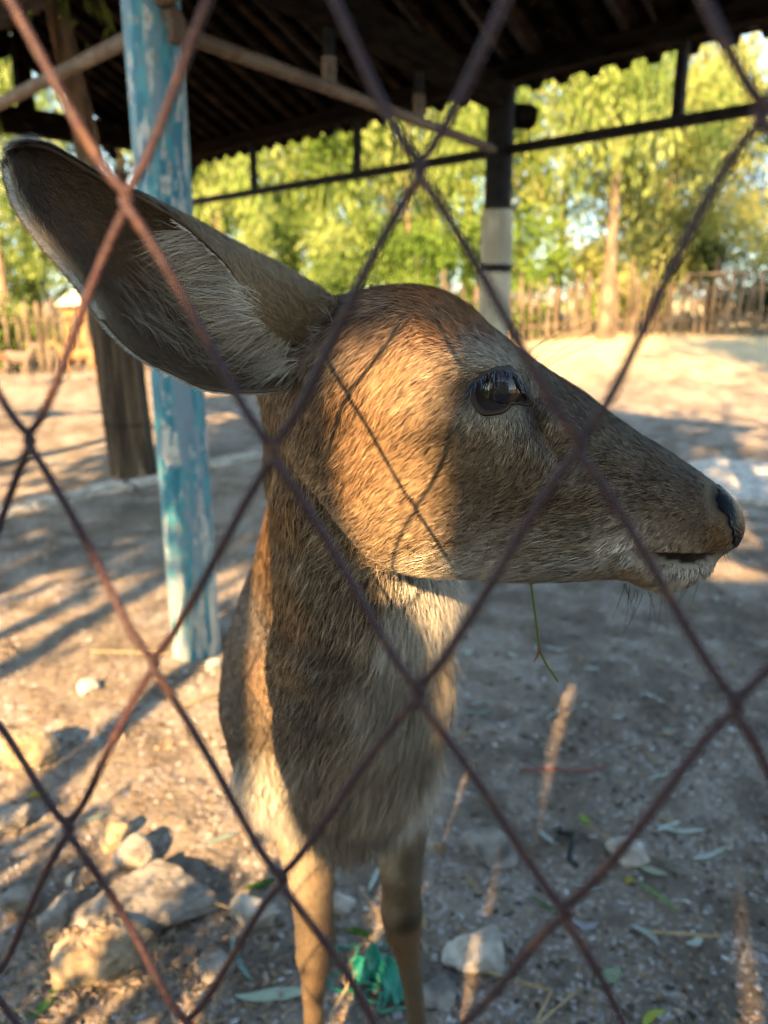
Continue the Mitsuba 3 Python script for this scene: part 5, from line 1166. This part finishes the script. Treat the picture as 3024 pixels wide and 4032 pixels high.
LEAVES = [ # x, y, length, width, angle, colour, label
 (0.290, 2.375, .060, .014, 0.9, PALE, 'pale willow leaf below the deer jaw, left of the hanging stem'),
 (0.425, 2.335, .055, .014, -1.2, PALE, 'pale willow leaf on the ground right of the hanging stem'),
 (0.585, 2.40, .080, .013, -0.2, PALE, 'pale willow leaf lying level below the chin'),
 (0.66, 2.23, .042, .014, -0.3, PALE, 'short pale leaf below the chin, lowest of its three'),
 (0.86, 2.42, .05, .012, 0.2, PALE, 'pale leaf near the right edge under the nose'),
 (0.275, 1.985, .09, .012, 0.3, (0.24, 0.33, 0.25), 'greenish leaf right of the sunlit strip'),
 (0.36, 1.44, .055, .012, -1.1, PALE, 'short upright pale leaf above the black cord'),
 (0.66, 1.46, .10, .013, -0.15, PALE, 'long pale willow leaf upper of the two at the right edge'),
 (0.69, 1.385, .075, .011, 0.35, PALE, 'pale willow leaf lower of the two at the right edge'),
 (0.555, 1.335, .05, .016, -0.5, (0.42, 0.46, 0.34), 'broad pale leaf right of the white rock'),
 (0.545, 1.265, .09, .010, -1.0, (0.20, 0.29, 0.12), 'green narrow leaf below the white rock'),
 (0.395, 1.085, .05, .022, 0.5, (0.30, 0.42, 0.28), 'light green broad leaf at the bottom right'),
 (0.44, 1.005, .05, .012, 0.6, (0.40, 0.46, 0.10), 'yellow green leaf at the bottom edge at right'),
 (0.385, 1.20, .045, .014, 0.1, (0.36, 0.38, 0.42), 'bluish grey leaf below the white rock'),
 (-0.185, 1.045, .115, .020, 0.12, (0.46, 0.55, 0.44), 'wide pale green leaf curling at the bottom left of the legs'),
 (-0.265, 1.12, .10, .010, -1.1, (0.25, 0.38, 0.36), 'thin curved blue green leaf at the left of the left foreleg'),
 (-0.36, 1.44, .06, .012, 0.6, (0.26, 0.37, 0.34), 'blue green leaf left of the chest behind the flat rock'),
 (-0.66, 1.505, .06, .012, 0.5, (0.26, 0.36, 0.33), 'blue green leaf near the small pointed stone'),
 (-0.565, 1.02, .06, .014, 1.3, (0.10, 0.22, 0.07), 'dark green leaf standing at the bottom left'),
 (-0.625, 1.225, .035, .014, 0.3, YEL, 'yellow leaf by the wire at the lower left'),
 (-0.83, 1.60, .04, .018, 0.5, YEL, 'yellow leaf under the boulder at the left edge'),
 (0.50, 1.31, .022, .012, 0.9, YEL, 'small yellow leaf right of the white rock'),
 (0.455, 1.50, .03, .014, -1.0, (0.28, 0.40, 0.08), 'small bright green leaf above the white rock'),
 (-0.05, 1.19, .05, .012, -0.2, (0.06, 0.14, 0.02), 'dark green leaf between the forelegs'),
 (-0.25, 1.30, .06, .014, 0.3, (0.06, 0.13, 0.03), 'dark green leaf left of the left foreleg'),
 (0.32, 1.255, .07, .008, -0.8, (0.10, 0.17, 0.07), 'thin green blade by the lower right wire crossing'),
 (0.215, 1.10, .03, .016, 0.8, (0.30, 0.42, 0.36), 'small pale green leaf above the mortar lump'),
]
for L in LEAVES:
    blade(L[0], L[1], L[2] * 1.15, L[3] * 1.3, L[4], L[5], L[6], None, curl=0.1 + 0.2 * DR.random(), lift=0.005, bend=0.12 * DR.normal())
for k in range(95):
    y = 1.15 + 3.2 * DR.random() ** 1.2; x = (DR.random() - 0.42) * (0.9 + y * 0.85)
    blade(x, y, 0.035 + 0.045 * DR.random(), 0.009 + 0.008 * DR.random(), 6.3 * DR.random(), np.array(PALE) * (0.6 + 0.6 * DR.random()) if DR.random() < 0.7 else TAN, 'small pale fallen leaf among many scattered on the bare soil', 'small leaves scattered on the soil', curl=0.15, bend=0.1 * DR.normal())
# straw and twigs
mat('straw', grain(30, (0.26, 0.19, 0.10), (0.46, 0.36, 0.21)), 0.7)
mat('twig_bark', grain(30, (0.10, 0.075, 0.055), (0.22, 0.17, 0.125)), 0.85)
def twig(pts, r, bsdf, label, group=None, name='straw', cat='straw'):
    p = np.array([(x, y, surf(x, y) + h) for x, y, h in pts])
    return tag(put(name, tube(p, r, 6, jitter=0.1), bsdf, smooth=50), label, cat, group)
twig([(0.175, 1.085, .02), (0.285, 1.045, .02), (0.225, 0.955, .012)], 0.0026, 'straw', 'bent straw stalk at the bottom right of the mortar lump')
twig([(0.34, 1.06, .012), (0.215, 0.96, .012)], 0.0024, 'straw', 'straight straw stalk slanting at the bottom right')
twig([(0.50, 1.175, .012), (0.62, 1.155, .012)], 0.0028, 'straw', 'pale twig lying level at the lower right')
twig([(0.45, 1.47, .01), (0.53, 1.40, .01), (0.585, 1.37, .01)], 0.0022, 'straw', 'pale straw right of the white rock')
twig([(-0.05, 1.30, .012), (-0.005, 1.20, .03), (0.02, 1.25, .035)], 0.0024, 'straw', 'bent straw between the forelegs')
twig([(-0.09, 1.00, .012), (-0.01, 1.16, .03), (0.01, 1.20, .03)], 0.0024, 'straw', 'long straw leading to the green net')
twig([(-0.42, 1.27, .03), (-0.30, 1.22, .03), (-0.24, 1.20, .03)], 0.0016, 'straw', 'thin straw across the big flat rock')
twig([(-0.98, 2.36, .01), (-0.72, 2.36, .012)], 0.003, 'straw', 'long straw in the sun at the left edge')
twig([(-0.60, 1.98, .01), (-0.42, 2.15, .012)], 0.003, 'straw', 'straw in shade below the blue post')
for k in range(46):
    y = 0.98 + 2.2 * DR.random() ** 1.5; x = (DR.random() - 0.45) * (0.75 + y * 0.8); a = 6.3 * DR.random(); l = 0.02 + 0.05 * DR.random()
    twig([(x, y, .006), (x + l * math.cos(a) * .5, y + l * math.sin(a) * .5, .008), (x + l * math.cos(a + .2), y + l * math.sin(a + .2), .005)], 0.0009 + 0.0011 * DR.random(), ('straw', 'twig_bark')[k % 2], 'short bit of straw or twig lying loose on the soil', 'loose straw and twigs on the soil')
# litter: chips, grit and droppings, too many to count
def litter(n, y0, y1, s0, s1, seed):
    r = np.random.default_rng(seed)
    y = y0 + (y1 - y0) * r.random(n) ** 1.7
    x = (r.random(n) - 0.46) * (0.55 + y * 1.05)
    z = ground_z(x, y) + np.clip(1 - np.hypot(x, y - 1.5) / 4, 0, 1) * (0.022 * (meshkit.fbm(np.c_[x, y, 0 * x] * 22, 3, seed=11) - .5) + 0.012 * (meshkit.fbm(np.c_[x, y, 0 * x] * 55, 2, seed=12) - .5))
    s = s0 + (s1 - s0) * r.random(n) ** 2.2
    tet = np.array([(1, 0, -.3), (-.5, .8, -.3), (-.6, -.7, -.3), (0.3, -.9, 0.0), (0, 0, .7), (.4, .5, .4)])
    fs = np.array([(0, 1, 4), (1, 2, 4), (2, 3, 4), (3, 0, 4), (0, 1, 5), (0, 4, 5), (1, 4, 5), (0, 2, 1), (0, 3, 2)])
    a = 6.3 * r.random(n); el = 0.35 + 0.9 * r.random(n)
    v = tet[None] * (0.7 + 0.6 * r.random((n, 6, 3)))
    v = v * np.stack([s * (1 + el), s, s * (0.35 + 0.5 * r.random(n))], 1)[:, None]
    vx = v[..., 0] * np.cos(a)[:, None] - v[..., 1] * np.sin(a)[:, None] + x[:, None]
    vy = v[..., 0] * np.sin(a)[:, None] + v[..., 1] * np.cos(a)[:, None] + y[:, None]
    vz = v[..., 2] + z[:, None] + 0.2 * s[:, None]
    pal = np.array([(.40, .39, .38), (.30, .26, .22), (.22, .165, .12), (.10, .075, .055), (.06, .05, .04), (.34, .24, .16), (.20, .18, .17), (.46, .45, .46)])
    c = pal[r.choice(len(pal), n, p=[.13, .16, .20, .19, .12, .08, .08, .04])] * (0.7 + 0.6 * r.random((n, 1)))
    return (np.stack([vx, vy, vz], -1).reshape(-1, 3), (np.arange(n)[:, None, None] * 6 + fs[None]).reshape(-1, 3)), np.repeat(c, 6, 0)
m1, c1 = litter(18000, 0.85, 2.3, 0.0012, 0.0065, 1); m2, c2 = litter(6500, 1.8, 5.2, 0.002, 0.010, 2)
put('ground_litter', join([m1, m2]), 'vertex_matte', color=np.vstack([c1, c2]), kind='stuff', label='grit, wood chips and droppings scattered over the soil')
labels['ground_litter']['category'] = 'litter'
# curled wood shavings on the yellowish rock and round it
def shavings(n, x0, y0, sd, z, seed):
    r = np.random.default_rng(seed); out = []
    for _ in range(n):
        x, y = r.normal(x0, sd[0]), r.normal(y0, sd[1]); l = 0.008 + 0.014 * r.random(); a = 6.3 * r.random()
        t = np.linspace(0, 1, 4)
        zz = max(surf(x, y) + 0.004, z * math.exp(-(((x - x0) / .09) ** 2 + ((y - y0) / .06) ** 2)) + surf(x, y))
        p = np.c_[x + math.cos(a) * l * t, y + math.sin(a) * l * t, zz + 0.006 * np.sin(3 * t) * r.random() + 0 * t]
        out.append(tube(p, 0.0011 + 0.0012 * r.random(), 4))
    return join(out)
mat('shaving', grain(60, (0.20, 0.14, 0.09), (0.40, 0.31, 0.22)), 0.85)
put('wood_shavings', shavings(420, -0.50, 1.11, (0.10, 0.07), 0.075, 3), 'shaving', kind='stuff', label='pale wood shavings heaped on and round the yellowish rock')
labels['wood_shavings']['category'] = 'shavings'
put('wood_shavings', shavings(500, -0.2, 1.10, (0.35, 0.10), 0.0, 4), 'shaving', kind='stuff', label='wood shavings strewn along the bottom edge of the picture')
labels['wood_shavings_001']['category'] = 'shavings'
# green net bag
mat('green_plastic', (0.01, 0.19, 0.13), 0.4, specular=0.5)
bag = thing('net_bag', 'crumpled bright green plastic net bag between the deer forelegs', 'net bag')
br = np.random.default_rng(17)
cx0, cy0 = -0.008, 1.085; cz0 = surf(cx0, cy0)
def sheet(x, y, w, d, h, seed):
    g = np.stack(np.meshgrid(np.linspace(-1, 1, 22), np.linspace(-1, 1, 22), indexing='ij'), -1)
    P_ = np.concatenate([g, 0 * g[..., :1]], -1)
    nz = meshkit.fbm(P_ * 2.2 + seed, 4, seed)
    r_ = np.hypot(g[..., 0], g[..., 1])
    G = np.stack([x + w * g[..., 0] * (0.7 + 0.5 * meshkit.noise(P_ * 2 + 5, seed)), y + d * g[..., 1] * (0.7 + 0.5 * meshkit.noise(P_ * 2 + 9, seed)), cz0 + 0.006 + h * np.clip(1.15 - r_, 0, 1) * (0.4 + 1.2 * nz) + 0.012 * nz], -1)
    return grid_mesh(G)
put('film', sheet(cx0 - 0.012, cy0 + 0.012, 0.034, 0.030, 0.042, 3), {'type': 'twosided', 'bsdf': {'type': 'principled', 'base_color': {'type': 'rgb', 'value': [0.01, 0.17, 0.115]}, 'roughness': 0.35, 'specular': 0.5}}, bag, smooth=True)
put('film', sheet(cx0 + 0.030, cy0 - 0.012, 0.022, 0.045, 0.030, 8), {'type': 'twosided', 'bsdf': {'type': 'principled', 'base_color': {'type': 'rgb', 'value': [0.012, 0.22, 0.15]}, 'roughness': 0.35, 'specular': 0.5}}, bag, smooth=True)
for k in range(9):
    a = np.linspace(0, 2 * math.pi * (0.5 + 0.4 * br.random()), 14); rr = 0.012 + 0.022 * br.random(); ox, oy = br.normal(0, 0.026), br.normal(-0.008, 0.026)
    p = np.c_[cx0 + ox + rr * np.cos(a + k), cy0 + oy + rr * 0.8 * np.sin(a + k), cz0 + 0.008 + 0.024 * br.random() * (1 + np.sin(2 * a + k)) / 2]
    put('strand', tube(p, 0.0026, 6), 'green_plastic', bag, smooth=60)
# black cord, red thread
mat('black_rubber', (0.02, 0.024, 0.028), 0.5)
cp = [(0.395, 1.475), (0.385, 1.445), (0.405, 1.455), (0.42, 1.44), (0.43, 1.46), (0.405, 1.40), (0.39, 1.37), (0.40, 1.345)]
tag(put('cord', tube([(x, y, surf(x, y) + 0.008 + 0.01 * (k % 2)) for k, (x, y) in enumerate(cp)], 0.006, 7, jitter=0.2), 'black_rubber', smooth=50), 'short piece of black cord left of the white rock', 'cord')
mat('red_thread', (0.30, 0.06, 0.05), 0.7)
tag(put('thread', tube([(x, y, surf(x, y) + 0.004) for x, y in [(0.345, 1.70), (0.42, 1.705), (0.50, 1.70), (0.56, 1.715)]], 0.0022, 6), 'red_thread', smooth=50), 'faint red thread on the soil at the middle right', 'thread')
# green stem hanging from the jaw
mat('green_stem', (0.085, 0.14, 0.022), 0.5)
mat('brown_stem', (0.17, 0.08, 0.03), 0.6)
stem = thing('plant_stem', 'thin jointed green stem dangling below the deer jaw', 'stem')
SP = [(0.1157, 0.52, 1.0005), (0.1117, 0.52, 0.985), (0.1058, 0.52, 0.962), (0.1055, 0.52, 0.953), (0.1105, 0.52, 0.925), (0.1145, 0.52, 0.9005), (0.1205, 0.522, 0.888), (0.131, 0.525, 0.872)]
put('stalk', tube(SP, 0.00085, 7), 'green_stem', stem, smooth=50)
put('joint', tube([SP[5] + np.array([-.0003, 0, .002]), SP[5], SP[5] + np.array([.001, 0, -.003])], [0.0009, 0.0015, 0.0009], 7), 'brown_stem', stem, smooth=50)
put('side_shoot', tube([SP[5], SP[5] + np.array([-0.0012, 0, -0.005]), SP[5] + np.array([-0.0035, 0, -0.010])], [0.0009, 0.0008, 0.0004], 6), 'brown_stem', stem, smooth=50)
